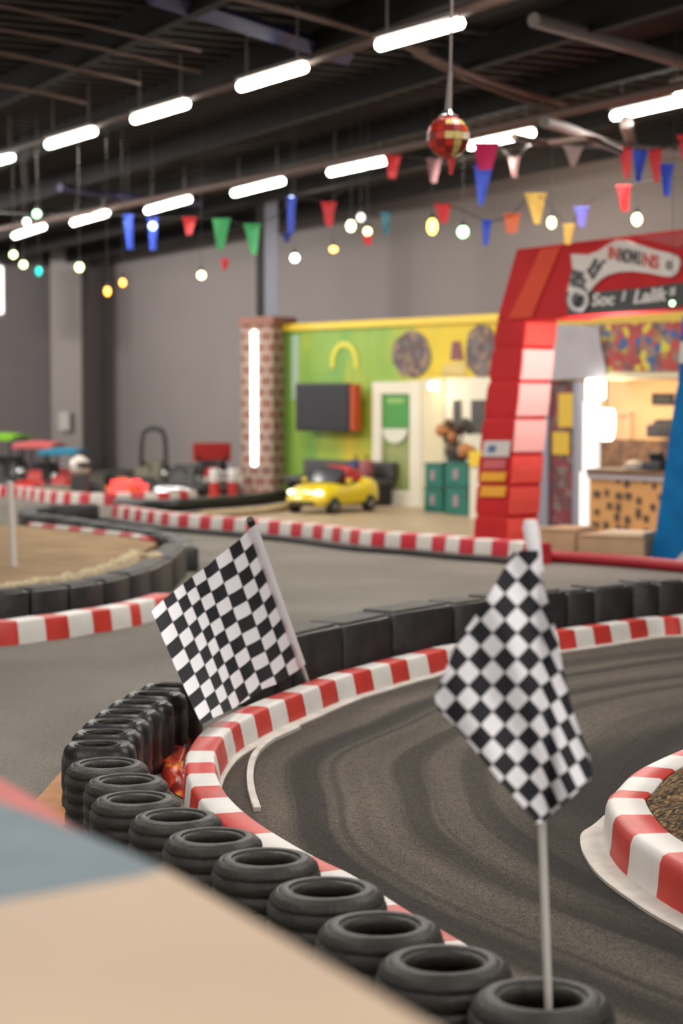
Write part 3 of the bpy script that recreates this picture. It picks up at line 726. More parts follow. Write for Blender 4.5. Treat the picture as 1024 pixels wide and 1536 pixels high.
for _ in range(5): pth = [pth[0]]+[(pth[i-1]+pth[i]*2+pth[i+1])/4 for i in range(1, len(pth)-1)]+[pth[-1]]
sg = []
for i in range(len(pth)-1): sg.append((i//5+1) % 2)
root = thing('island_kerb', 'tall red and white kerb ringing the brown dirt island at right', 'kerb', pth[30])
mb = MB(); ns = normals2(pth, 1)
if ns[10].dot(C0-pth[10]) < 0: ns = [-n for n in ns]
prof = [(0, 0), (.007, .008), (.013, .05), (.018, .115), (.027, .138), (.045, .147), (.142, .147), (.152, .14), (.155, 0)]
mb.rings([[p+n*d+V((0, 0, z)) for d, z in prof] for p, n in zip(pth, ns)], mi=sg); mb.build('kerb_body', [M['red'], M['white']], root, smooth=True)
st = MB(); st.rings([[p+n*d+V((0, 0, z)) for d, z in ((-wd, .004), (-wd, .014), (.03, .014), (.03, .004))] for p, n, wd in ((pth[i], ns[i], .075*min(1, max(.02, (i-10)/24)**.7)) for i in range(len(pth)))]); st.build('base_strip', M['strip'], root)
mb = MB(); dirtp = []
inner = [p+n*.157 for p, n in zip(pth, ns)]
rings = []
for kk, z in ((0, .0), (0, .138), (.025, .165), (.08, .19), (.45, .2), (.9, .2)):
    rings.append([p.lerp(C0, kk)+V((0, 0, z+(random.uniform(-.01, .01) if kk else 0))) for p in inner])
mb.rings(rings, closed=False, cap=False); tag(mb.build('dirt_bed', M['dirt'], smooth=True), 'coarse brown dirt filling the kerbed island at the right edge', 'dirt', kind='stuff')

# ================================================================== INFLATABLE ARCH
A0 = G(710, 816)
AR = Frame((A0.x, A0.y), (A0.x+.544, A0.y-.839))
if AR.e.x < 0: AR.e = -AR.e
DEP = .42
arch = thing('inflatable_arch', 'big inflatable gate with a red left leg and lettered beam, blue right leg', 'inflatable arch', A0, AR.rz)
def lerp_curve(cv, v):
    for (u0, v0), (u1, v1) in zip(cv, cv[1:]):
        if v0 <= v <= v1: return u0+(u1-u0)*(v-v0)/(v1-v0)
    return cv[0][0] if v < cv[0][1] else cv[-1][0]
def leg_mesh(Lc, Rc, seams, depth, sub=10, deep=.016):
    mb = MB(); rings = []; mi = []
    for k, (v0, v1) in enumerate(zip(seams, seams[1:])):
        for j in range(sub+1):
            if k and j == 0: continue
            t = j/sub; v = v0+(v1-v0)*t
            ins = deep*max(0, 1-min(t, 1-t)/.12) if True else 0
            l = AR.px(lerp_curve(Lc, v), v); r = AR.px(lerp_curve(Rc, v), v); z = max(0.0, (l[1]+r[1])/2)
            a, b = l[0]+ins, r[0]-ins
            rings.append([AR.P(a, z, -ins), AR.P((a+b)/2, z, -ins*.5), AR.P(b, z, -ins), AR.P(b-.0, z, -depth*.5), AR.P(b, z, -depth+ins), AR.P(a, z, -depth+ins)])
    mb.rings(rings); return mb
Lc = [(745, 480), (738, 530), (730, 590), (722, 650), (716, 720), (712, 780), (709.5, 822)]
Rc = [(787, 480), (782, 530), (776, 590), (769, 650), (764, 720), (759, 780), (757, 822)]
seams = [480, 521, 572, 627, 681, 728, 775, 822]
leg_mesh(Lc, Rc, seams, DEP).build('left_leg', M['arch_red'], arch)
# inner panels of the left leg; light from the opening is put into their colour
prev = None
for k, (v0, v1) in enumerate(zip(seams, seams[1:])):
    mb = MB(); q = []
    pr = AR.px(lerp_curve(Rc, v0+3), v0+3); p2 = AR.px(lerp_curve(Rc, v1-3), v1-3)
    z0, z1 = pr[1], max(0.012, p2[1]); a0_, a1_ = pr[0]+.004, p2[0]+.004
    mb.rings([[AR.P(a1_-.03, z1, -.012), AR.P(a1_+.006, z1, -.012), AR.P(a1_+.006, z1, -DEP+.01), AR.P(a1_-.03, z1, -DEP+.01)],
              [AR.P((a0_+a1_)/2-.03, (z0+z1)/2, -.012), AR.P((a0_+a1_)/2+.016, (z0+z1)/2, -.015), AR.P((a0_+a1_)/2+.016, (z0+z1)/2, -DEP+.015), AR.P((a0_+a1_)/2-.03, (z0+z1)/2, -DEP+.01)],
              [AR.P(a0_-.03, z0, -.012), AR.P(a0_+.006, z0, -.012), AR.P(a0_+.006, z0, -DEP+.01), AR.P(a0_-.03, z0, -DEP+.01)]])
    o = mb.build('inner_panel', M['arch_pale_lit'] if k in (1, 2, 3) else M['arch_red_lit'], arch)
    if k in (1, 2, 3): o['label'] = 'inner panel coloured pale pink where light falls'
# beam
bp = [(775, 374), (900, 359), (1024, 344), (1130, 331), (1130, 452), (1024, 462), (858, 474), (830, 479), (745, 481)]
mb = MB(); mb.prism(AR.poly(bp, 0), -AR.n*DEP); mb.build('beam', M['arch_red'], arch)
mb = MB(); mb.prism(AR.poly([(812, 374), (842, 370), (798, 476), (764, 478)], .004), AR.n*.012); mb.build('beam_stripe', M['arch_stripe'], arch)
mb = MB(); mb.prism(AR.poly([(955, 356), (1024, 348), (1060, 344), (1020, 372)], .004), AR.n*.012); mb.build('beam_stripe', mat('stripe_dark', (.36, .012, .015), .5), arch)
# sign: curved white banner, ring emblem, black strip with lettering
top_c = [(858, 381), (884, 382), (900, 376), (915, 366), (927, 360), (940, 361), (960, 367), (985, 375), (1008, 380), (1019, 385), (1022, 394)]
bot_c = [(1018, 408), (1010, 415), (1000, 415), (975, 410), (950, 407), (930, 408), (912, 413), (900, 421), (890, 432), (884, 440), (862, 446), (853, 436), (857, 420), (861, 405)]
mb = MB(); mb.prism(AR.poly(top_c+bot_c, .006), AR.n*.02); mb.build('curved_banner', mat('banner_white', (.62, .56, .52), .6), arch)
mb = MB(); mb.prism(AR.poly([(853, 438), (905, 437), (960, 432), (1015, 425), (1060, 421), (1060, 453), (1024, 459), (852, 472)], .005), AR.n*.014); mb.build('black_sign_strip', M['black'], arch)
mb = MB()
def aring(u, v, ru, rv, wd, d):
    for k in range(20):
        a, b = 2*PI*k/20, 2*PI*(k+1)/20
        mb.prism([AR.pt(u+ru*math.cos(a), v+rv*math.sin(a), d), AR.pt(u+ru*math.cos(b), v+rv*math.sin(b), d), AR.pt(u+ru*wd*math.cos(b), v+rv*wd*math.sin(b), d), AR.pt(u+ru*wd*math.cos(a), v+rv*wd*math.sin(a), d)], AR.n*.012)
aring(868, 450, 15.5, 18, .66, .03); mb.build('ring_emblem', M['light'], arch)
mb = MB()
for u, v, w, h, r in ((866, 411, 9, 5, .3), (861, 419, 7, 4, -.3), (872, 419, 7, 3, .5), (866, 427, 10, 4, .2), (889, 399, 3, 12, .5), (894, 408, 2.5, 12, .6), (886, 411, 2, 9, -.6), (901, 396, 2, 9, .9), (862, 450, 4, 10, .5), (874, 434, 6, 4, .6)):
    c, s_ = math.cos(r), math.sin(r)
    mb.prism([AR.pt(u+x*c-y*s_, v+x*s_+y*c, .027) for x, y in ((-w, -h), (w, -h), (w, h), (-w, h))], AR.n*.006)
mb.build('banner_doodle', M['cap'], arch)
mb = MB(); mb.prism([AR.pt(855+6*math.cos(k), 448+16*math.sin(k), .012) for k in [j*PI/6 for j in range(12)]], AR.n*.006)
mb.build('emblem_hub', M['cap'], arch)
def text_mesh(name, body, m, parent, u, v, height_px, width_px, slope_px, d, shear=0.0, bold=.0):
    cu = bpy.data.curves.new(name, 'FONT'); cu.body = body; cu.size = 1; cu.extrude = .02; cu.shear = shear; cu.offset = bold; cu.align_x = 'CENTER'; cu.align_y = 'CENTER'
    o = bpy.data.objects.new(name+'_curve', cu); COL.objects.link(o)
    me = bpy.data.meshes.new_from_object(o.evaluated_get(bpy.context.evaluated_depsgraph_get()))
    bpy.data.objects.remove(o); bpy.data.curves.remove(cu)
    xs = [q.co.x for q in me.vertices]; ys = [q.co.y for q in me.vertices]
    w = max(xs)-min(xs); h = max(ys)-min(ys); x0 = (max(xs)+min(xs))/2; y0 = (max(ys)+min(ys))/2
    I = INV[parent.name]
    for q in me.vertices:
        du = (q.co.x-x0)/w; dv = (q.co.y-y0)/h
        q.co = I @ (AR.pt(u+du*width_px, v+du*slope_px-dv*height_px, d) + AR.n*(q.co.z*.3))
    me.materials.append(m); o = bpy.data.objects.new(name, me); COL.objects.link(o); o.parent = parent; me.name = name; return o
LR = mat('letter_red', (.50, .05, .04), .5); LD = mat('letter_dark', (.05, .035, .035), .5); LW_ = mat('letter_white', (.60, .57, .55), .5)
text_mesh('banner_lettering', 'IN', LR, arch, 920, 380, 20, 16, 4, .028, .1, .03)
text_mesh('banner_lettering', 'NOWU', LD, arch, 945.5, 385, 22, 33, 6, .028, .1, .03)
text_mesh('banner_lettering', 'NS', LR, arch, 976, 391.5, 22, 24, 5, .028, .1, .03)
text_mesh('banner_lettering', 'O', LD, arch, 1003, 398, 14, 8, 2, .028, .2, .045)
text_mesh('strip_lettering', 'Soc', LW_, arch, 905, 449, 19, 35, -2, .022, .2, .03)
text_mesh('strip_lettering', '1', LW_, arch, 936, 444, 15, 7, -1, .022, .2, .02)
text_mesh('strip_lettering', 'Lalik', LW_, arch, 976, 443, 21, 52, -5, .022, .25, .03)
text_mesh('strip_lettering', 's', LW_, arch, 1009, 437, 12, 10, -1, .022, .2, .03)
# stickers on the left leg
def sticker(name, u0, v0, u1, v1, m, d=.022):
    mb = MB(); mb.prism(AR.poly([(u0+3, v0), (u1+3, v0), (u1, v1), (u0, v1)], d), AR.n*.01); return mb.build(name, m, arch)
sticker('grey_sticker', 724, 661, 763, 685, M['light'], .012); sticker('blue_mark', 731, 668, 741, 678, mat('sticker_blue', (.08, .13, .30), .5), .024)
sticker('pink_sticker', 724, 689, 757, 703, mat('sticker_pink', (.50, .09, .10), .5), .012)
for v0, v1, txt in ((708, 722, 'RULES'), (729, 745, 'RACE')):
    sticker('yellow_sticker', 720, v0, 757, v1, mat('sticker_yellow', (.72, .33, .01), .5), .012)
# right leg (blue)
Lb = [(1023, 470), (1021, 520), (1016, 575), (1006, 640), (995, 720), (983, 800), (975, 848)]
seb = [470, 520, 575, 640, 720, 800, 851]
Rb = [(u+96, v) for u, v in Lb]
mb = leg_mesh(Lb, Rb, seb, DEP*1.1, deep=.003); mb.build('right_leg', M['arch_blue'], arch)
mb = MB(); mb.prism(AR.poly([(1004, 850), (1028, 826), (1030, 853)], .004), AR.n*.012); mb.build('white_patch', M['light'], arch)
mb = MB(); mb.prism(AR.poly([(1021.5, 512), (1060, 509), (1060, 540), (1019.5, 545)], .03), AR.n*.012); mb.build('white_band', M['light'], arch)
mb = MB(); mb.prism(AR.poly([(1023.5, 486), (1060, 482), (1060, 510), (1021.5, 513)], .03), AR.n*.012); mb.build('navy_band', mat('navy', (.02, .03, .28), .5), arch)

# red tube on the floor through the arch opening, tan boxes behind it
pts = [G(804, 842), G(870, 846), G(950, 852), G(1024, 859), G(1090, 865)]
mb = MB(); pth = crom(pts, 4); mb.tube([p+V((0, 0, .055)) for p in pth], .055, 10); tag(mb.build('red_floor_tube', M['redbar'], smooth=True), 'dark red tube lying on the floor across the arch opening', 'tube')
SH = Frame(tuple(G(812, 838))[:2], tuple(G(985, 846))[:2])
def crate(u0, u1, v0, m, label):
    a0, t = SH.px(u0, 820, 0); a1, _ = SH.px(u1, 820, 0); h = SH.px((u0+u1)/2, v0, 0)[1]
    c = SH.P((a0+a1)/2, 0, -.3); root = thing('wooden_box', label, 'box', c, SH.rz, 'tan boxes in the arch opening')
    mb = MB(); SH.box(mb, a0, a1, 0, h, -.55, 0, bev=.015); mb.build('box_body', m, root)
    mb = MB(); SH.box(mb, a0+.01, a1-.01, h, h+.018, -.56, .01); mb.build('box_lid', m, root); return h
h1 = crate(809, 862, 796, M['boxtan'], 'tan plywood box beside the red arch leg, left one of two')
h2 = crate(865, 966, 806, M['boxtan'], 'long tan plywood box beside the blue arch leg, right one of two')
q0 = SH.px(902, 803, -.05); q1 = SH.px(966, 799, -.05)
mb = MB(); SH.box(mb, q0[0], q1[0], h2+.018, h2+.05, -.35, -.02); tag(mb.build('plank', M['plank']), 'pale plank lying on the right tan box', 'plank')

# ================================================================== SHOP BEHIND THE ARCH
D = 1.6
def sbox(name, u0, v0, u1, v1, d0, d1, m, label, cat, base=None, bev=0):
    mb = MB(); MU.pbox(mb, u0, v0, u1, v1, d0, d1, 0, bev, base); o = mb.build(name, m)
    if label: tag(o, label, cat)
    return o
# bulkhead over the shop opening
mb = MB(); a0, _ = MU.px(812, 520, D); a1, _ = MU.px(1075, 520, D); tb = MU.px(920, 568, D)[1]; tt = MU.px(920, 486, D)[1]
MU.box(mb, a0, a1, tb, tt, 0, D); o = mb.build('wall_bulkhead', M['cream']); o['kind'] = 'structure'
mb = MB(); MU.box(mb, a0, a1, tt, tt+.09, 0, D+.03); struct(mb, 'trim_5', mat('ochre_trim', srgb(190, 160, 60), .6))
mb = MB(); mb.prism(MU.poly([(822, 490), (846, 487), (900, 489), (903, 520), (912, 560), (905, 566), (822, 570)], D+.03), MU.n*.03)
tag(mb.build('pale_banner', M['lilac']), 'pale lilac cloth banner hanging beside the red arch leg', 'banner')
mb = MB(); mb.prism(MU.poly([(902, 486), (1060, 480), (1060, 556), (912, 557), (903, 520)], D+.012), MU.n*.012); tag(mb.build('shop_mural', M['art2']), 'busy red, yellow and blue painting on the wall above the shop counter', 'wall painting')
# poster cabinet
pcab = thing('poster_cabinet', 'tall narrow display cabinet with dark red posters just right of the red arch leg', 'cabinet', MU.P(MU.px(842, 700, D)[0], 0, D-.1), MU.rz)
mb = MB(); a0, a1, t0, t1 = MU.pbox(mb, 819, 570, 866, 790, D-.3, D-.02, base=0); mb.build('cabinet_body', M['poster'], pcab)
for u0, u1 in ((806, 821), (859, 866)):
    mb = MB(); MU.pbox(mb, u0, 570, u1, 790, D-.04, D+.02, base=0); mb.build('frame_post', M['steel'], pcab)
for (u0, v0, u1, v1) in ((837, 590, 859, 641), (828, 648, 853, 682)):
    mb = MB(); MU.pbox(mb, u0, v0, u1, v1, D-.02, D+.0); mb.build('yellow_notice', mat('notice_yellow', (.55, .36, .03), .6), pcab)
sbox('corner_post', 866, 573, 880, 800, D-.12, D+.06, M['lilac'], 'pale grey post at the left side of the lit shop opening', 'post', base=0)
# glowing column
lc = thing('light_column', 'glowing white upright light panel beside the shop counter', 'light', MU.P(MU.px(886, 700, D+.2)[0], 0, D+.2), MU.rz)
mb = MB(); MU.pbox(mb, 877, 568, 898, 599, D+.1, D+.22, bev=.02); mb.build('upper_panel', M['led'], lc)
mb = MB(); MU.pbox(mb, 873, 601, 892, 708, D+.1, D+.2, bev=.02); mb.build('middle_panel', mat('led_soft', (1, 1, 1), .5, emit=.55, ecol=(.97, .98, 1)), lc)
mb = MB(); MU.pbox(mb, 869, 708, 881, 806, D+.1, D+.2, base=0); mb.build('lower_post', mat('led_dim', (1, 1, 1), .5, emit=.45, ecol=(1, .98, .97)), lc)
mb = MB(); MU.pbox(mb, 883, 716, 890, 806, D+.1, D+.16, base=0); mb.build('lower_post', M['light'], lc)
# warm back wall, splashback, counter
mb = MB(); a0, _ = MU.px(885, 620, .15); a1, _ = MU.px(1080, 620, .15); MU.box(mb, a0, a1, 0, tb, .02, .15)
struct(mb, 'wall_kitchen', mat('warm_wall', srgb(236, 196, 150), .8))
sbox('splashback', 890, 660, 1060, 702, .155, .2, M['stone'], 'brown stone pattern splashback behind the shop counter', 'splashback')
ctr_ = thing('shop_counter', 'tan shop counter with scattered dark marks and a brown top', 'counter', MU.P(MU.px(945, 760, D+.5)[0], 0, D+.2), MU.rz)
mb = MB(); a0, _ = MU.px(884, 760, D+.5); a1, _ = MU.px(1075, 760, D+.5); tc_ = MU.px(945, 712, D+.5)[1]
MU.box(mb, a0, a1, 0, tc_, D-.3, D+.5); mb.build('counter_front', mat('counter_tan', srgb(196, 146, 88), .6, noise=.15, nscale=3), ctr_)
mb = MB(); MU.box(mb, a0-.03, a1+.03, tc_, tc_+.05, D-.35, D+.54); mb.build('counter_top', M['wood'], ctr_)
mb = MB(); MU.box(mb, a0-.02, a1+.02, tc_-.06, tc_, D+.5, D+.53); mb.build('counter_edge', M['lilac'], ctr_)
mb = MB()
mkm = mat('mark_dark', (.07, .05, .035), .7)
for u, v, w, h in ((926, 721, 3, 4), (939, 724, 4, 7), (966, 722, 3, 3), (980, 729, 3, 4), (894, 741, 5, 5), (909, 739, 3, 5), (927, 744, 5, 5), (941, 744, 5, 5), (957, 751, 4, 5), (913, 759, 4, 5), (926, 761, 4, 6), (978, 761, 4, 5), (894, 768, 4, 4), (956, 770, 4, 7), (924, 776, 4, 6), (940, 780, 4, 6), (968, 778, 4, 5), (892, 787, 5, 4), (908, 788, 4, 5), (926, 793, 4, 5), (938, 795, 4, 5), (968, 796, 4, 3), (990, 746, 4, 5), (1002, 775, 4, 5), (995, 720, 3, 5)):
    mb = MB(); MU.pbox(mb, u-w*.9, v-h, u+w*.9, v+h, D+.5, D+.512); mb.build('dark_mark', mkm, ctr_)
def ctop(u, v): a, t = MU.px(u, v, D+.25); return MU.P(a, tc_+.05, D+.25)
c = ctop(951, 690)
t_ = thing('serving_tray', 'white oval tray on the shop counter', 'tray', c)
mb = MB(); mb.lathe([(.01, 0), (.10, 0), (.125, .045), (.12, .05), (.095, .02), (.01, .02)], c, 20); mb.build('tray_body', M['light'], t_, smooth=True)
mb = MB(); mb.lathe([(.01, .022), (.085, .022), (.095, .07), (.07, .09), (.01, .10)], c, 20); mb.build('tray_lid', M['plank'], t_, smooth=True)
c = ctop(985, 690); t_ = thing('till', 'dark cash till on the shop counter next to the white tray', 'till', c, MU.rz)
mb = MB(); mb.box(c+V((0, 0, .05)), (.26, .22, .10), MU.R, bev=.02); mb.build('till_body', M['cap'], t_)
mb = MB(); mb.box(c+V((0, 0, .14)), (.18, .06, .12), MU.R @ Matrix.Rotation(.4, 3, 'X'), bev=.015); mb.build('till_screen', M['black'], t_)
# things on the warm wall
pf = thing('picture_frame', 'small black framed picture high on the warm kitchen wall', 'picture', MU.pt(992, 598, .17), MU.rz)
mb = MB(); MU.pbox(mb, 977, 590, 1008, 607, .15, .19); mb.build('frame_border', M['black'], pf)
mb = MB(); MU.pbox(mb, 981, 594, 1004, 603, .19, .195); mb.build('picture_face', M['dark'], pf)
hd = thing('cooker_hood', 'black cooker hood on the warm kitchen wall below the picture', 'cooker hood', MU.pt(990, 655, .2), MU.rz)
mb = MB(); MU.pbox(mb, 968, 637, 1014, 656, .15, .5, bev=.02); mb.build('hood_body', M['cap'], hd)
mb = MB(); pts = MU.poly([(976, 637), (984, 629), (1000, 629), (1010, 637)], .4); mb.prism(pts, -MU.n*.25); mb.build('hood_top', M['cap'], hd)
wf = thing('wall_rack', 'thin wooden frame rack on the warm kitchen wall by the lamp', 'rack', MU.pt(935, 640, .17), MU.rz)
mb = MB(); MU.pbox(mb, 922, 617, 944, 622, .15, .22); mb.build('rack_rail', M['plank'], wf)
mb = MB(); MU.pbox(mb, 940, 622, 944, 659, .15, .20); mb.build('rack_post', M['plank'], wf)
lp = thing('hanging_lamp', 'bright white lantern lamp hanging in the warm kitchen', 'lamp', MU.pt(908, 660, .9))
lc_ = MU.pt(909.5, 637, .9); hh = .19
mb = MB(); mb.lathe([(.02, hh), (.08, hh*.96), (.098, hh*.6), (.098, -hh*.2), (.085, -hh*.8), (.06, -hh), (.02, -hh)], lc_, 16); mb.build('lamp_shade', M['lamp'], lp, smooth=True)
mb = MB(); mb.tube([lc_+V((0, 0, hh)), V((lc_.x, lc_.y, tb))], .012, 6); mb.build('cable', M['dark'], lp)

# ---- crates, goods and bench by the shop wall
def tcrate(u0, v0, u1, v1, d, base, label, par=None):
    a0, t1 = MU.px(u0, v0, d); a1, t0 = MU.px(u1, v1, d)
    if base is not None: t0 = base
    root = thing('plastic_crate', label, 'crate', MU.P((a0+a1)/2, t0, d-.2), MU.rz, 'green crates by the shop wall')
    mb = MB(); MU.box(mb, a0, a1, t0, t1-.03, d-.4, d, bev=.02); mb.build('crate_body', M['teal'], root)
    mb = MB(); MU.box(mb, a0-.01, a1+.01, t1-.03, t1, d-.41, d+.01, bev=.01); mb.build('crate_rim', mat('crate_rim', (.01, .11, .09), .5), root)
    mb = MB(); MU.box(mb, a0*.62+a1*.38, a0*.38+a1*.62, t0*.7+t1*.3, t0*.3+t1*.7, d, d+.012); mb.build('crate_mark', mat('crate_mark', (.30, .22, .25), .6), root)
    return t1
t1 = tcrate(635, 731, 663, 768, .8, 0, 'lower teal crate of the left stack beside the green door')
t2 = tcrate(636, 694, 663, 731, .8, t1, 'upper teal crate of the left stack beside the green door')
t3 = tcrate(667, 729, 701, 771, 1.0, 0, 'lower teal crate of the right stack near the red arch leg')
t4 = tcrate(667, 692, 701, 729, 1.0, t3, 'upper teal crate of the right stack near the red arch leg')
def blob(name, pts, m, label, cat):
    root = thing(name, label, cat, pts[0][0]); 
    for nm, c, r, szz, mm in pts[0][1]:
        mb = MB(); mb.sphere(c, r, 12, 8, sz=szz); mb.build(nm, mm, root, smooth=True)
    return root
def pd(u, v, d): return MU.pt(u, v, d)
b0 = MU.P(MU.px(684, 690, .8)[0], t4, .8)
g = thing('potted_plant', 'brown dried flower arrangement on the right teal crates', 'plant', b0)
mb = MB(); mb.lathe([(.02, 0), (.12, 0), (.16, .15), (.15, .16), (.02, .14)], b0, 14); mb.build('pot', M['dark'], g, smooth=True)
random.seed(3)
for k in range(7):
    u, v = random.uniform(664, 706), random.uniform(640, 682); c = pd(u, v, .85+random.uniform(-.12, .12))
    mb = MB(); mb.tube([b0+V((0, 0, .12)), (b0+c)/2+V((random.uniform(-.05, .05), 0, .08)), c], .015, 6); mb.build('stem', M['wood'], g)
    mb = MB()
    for j in range(6): mb.sphere(c+V((random.uniform(-.08, .08), random.uniform(-.08, .08), random.uniform(-.07, .07))), random.uniform(.04, .09), 8, 6)
    mb.build('flower_head', [M['puzzle'], M['dark'], mat('dried_orange', (.45, .20, .08), .8), M['wood']][k % 4], g)
yb = thing('yellow_box', 'yellow and white box stack at the foot of the red arch leg', 'box', MU.P(MU.px(712, 690, 1.3)[0], 0, 1.3), MU.rz)
mb = MB(); MU.pbox(mb, 704, 700, 724, 770, 1.06, 1.35, base=0); mb.build('box_lower', M['white_wall'], yb)
a0, a1 = MU.px(703, 690, 1.37)[0], MU.px(722, 690, 1.37)[0]; tl = MU.px(712, 699.5, 1.35)[1]; tu = MU.px(712, 677, 1.35)[1]
mb = MB(); MU.box(mb, a0, a1, tl, tu, 1.05, 1.37); mb.build('box_upper', M['yellow'], yb)
bn = thing('bench', 'low dark bench against the mural behind the yellow toy car', 'bench', MU.P(MU.px(495, 720, .5)[0], 0, .4), MU.rz)
a0, a1 = MU.px(428, 720, .5)[0], MU.px(562, 720, .5)[0]; ts = MU.px(495, 716, .5)[1]; tp_ = MU.px(495, 690, .2)[1]
mb = MB(); MU.box(mb, a0, a1, ts-.1, ts, .1, .55, bev=.03); mb.build('seat', M['dark'], bn)
mb = MB(); MU.box(mb, a0, a1, ts, tp_, .05, .17, bev=.03); mb.build('backrest', M['dark'], bn)
for x in (a0+.08, (a0+a1)/2, a1-.08):
    mb = MB(); MU.box(mb, x-.04, x+.04, 0, ts-.1, .15, .5); mb.build('leg', M['black'], bn)
for u, lbl, mm in ((530, 'small navy bag sitting on the dark bench behind the toy car', mat('navy_bag', (.03, .035, .12), .7)), (546, 'dull pink bag at the right end of the dark bench', mat('pink_bag', (.28, .08, .08), .7))):
    a, t = MU.px(u, 700, .4); c = MU.P(a, ts+.004, .36); g = thing('bag', lbl, 'bag', c, MU.rz)
    mb = MB(); mb.box(c+V((0, 0, .13)), (.2, .16, .26), MU.R, bev=.05); mb.build('bag_body', mm, g, smooth=True)
    mb = MB(); mb.tube([c+MU.e*-.05+V((0, 0, .25)), c+MU.e*-.03+V((0, 0, .32)), c+MU.e*.03+V((0, 0, .32)), c+MU.e*.05+V((0, 0, .25))], .012, 6); mb.build('bag_handle', M['black'], g)

# ================================================================== TOY CAR
cg = G(498, 768); car_yaw = math.atan2(-.80, -.60)
car = thing('toy_car', 'yellow open topped ride-on sports car parked in front of the mural', 'toy car', cg, car_yaw)
INV[car.name] = Matrix.Identity(4)      # parts below are written in the car's own axes
Lh = .66
st = [(-.66, .20, .14, .30), (-.63, .31, .11, .40), (-.52, .345, .10, .455), (-.36, .35, .10, .445), (-.2, .34, .10, .40), (.05, .335, .10, .385), (.2, .34, .10, .40), (.34, .35, .10, .39), (.5, .34, .10, .345), (.6, .30, .11, .28), (.66, .20, .13, .22)]
def carsec(x, w, zb, zt):
    m = (zb+zt)/2
    return [V((x, y, z)) for y, z in ((-w*.8, zb), (-w*.97, zb+.04), (-w, m), (-w*.95, zt-.06), (-w*.78, zt-.01), (-w*.4, zt+.008), (0, zt+.012), (w*.4, zt+.008), (w*.78, zt-.01), (w*.95, zt-.06), (w, m), (w*.97, zb+.04), (w*.8, zb))]
xs = crom([V((a, b, c)) for a, b, c, d in st], 3); zt = crom([V((a, d, 0)) for a, b, c, d in st], 3)
mb = MB(); mb.rings([carsec(p.x, p.y, p.z, q.y) for p, q in zip(xs, zt)]); mb.build('body_shell', M['car'], car, smooth=True)
mb = MB(); mb.rings([[V((x, y*w, .405+dz)) for y in (-1, -.5, .5, 1)]+[V((x, y*w, .30)) for y in (1, .5, -.5, -1)] for x, w, dz in ((-.36, .22, .042), (-.2, .26, .018), (.02, .26, .0), (.16, .24, .01))]); mb.build('cockpit', M['black'], car)
mb = MB(); mb.rings([[V((x+dx, y, z)) for y, z in ((-.27, z0), (-.2, z0+.01), (0, z0+.02), (.2, z0+.01), (.27, z0), (.25, z0-.012), (-.25, z0-.012))] for x, dx, z0 in ((.24, 0, .415), (.16, 0, .49), (.08, 0, .565))]); mb.build('windshield', mat('windshield', (.05, .05, .06), .08), car)
mb = MB(); mb.tube([V((.09, -.27, .40)), V((.07, -.25, .57)), V((.07, 0, .60)), V((.07, .25, .57)), V((.09, .27, .40))], .018, 6); mb.build('windshield_frame', M['black'], car)
mb = MB(); mb.rings([[V((x, y*.24, z)) for y, z in ((-1, .40), (-1, .46+dz), (-.5, .50+dz), (.5, .50+dz), (1, .46+dz), (1, .40))] for x, dz in ((-.34, 0), (-.26, .10), (-.10, .125), (.0, .09), (.05, .0))]); mb.build('seat_cover', mat('seat_red', (.50, .025, .03), .3), car, smooth=True)
for sx in (-1, 1):
    for wx in (-.40, .40):
        c = V((wx, sx*.315, .115)); R = Matrix.Rotation(PI/2, 3, 'X')
        mb = MB(); mb.lathe([(.05, -.05), (.10, -.05), (.115, -.035), (.118, 0), (.115, .035), (.10, .05), (.05, .05)], c, 20, R, loop=True); w = mb.build('wheel', M['black'], car, smooth=True)
        mb = MB(); mb.lathe([(.005, .045), (.03, .05), (.055, .042), (.06, .03), (.06, -.03), (.055, -.042), (.03, -.05), (.005, -.045)], c, 16, R); mb.build('hub_cap', M['chrome'], w, smooth=True)
    mb = MB(); mb.sphere((.585, sx*.22, .285), .06, 12, 8, sz=(1, 1.1, .55)); mb.build('headlight', mat('headlight', (1, .95, .7), .2, emit=2.5, ecol=(1, .93, .6)), car, smooth=True)
    mb = MB(); mb.sphere((.12, sx*.37, .43), .05, 10, 6, sz=(.7, 1, .7)); mb.build('side_mirror', M['car'], car, smooth=True)
mb = MB(); mb.box((.645, 0, .145), (.06, .40, .05), bev=.015); mb.build('front_grille', M['black'], car)
mb = MB(); mb.box((-.655, 0, .33), (.05, .50, .05), bev=.015); mb.build('tail_strip', M['dark'], car)

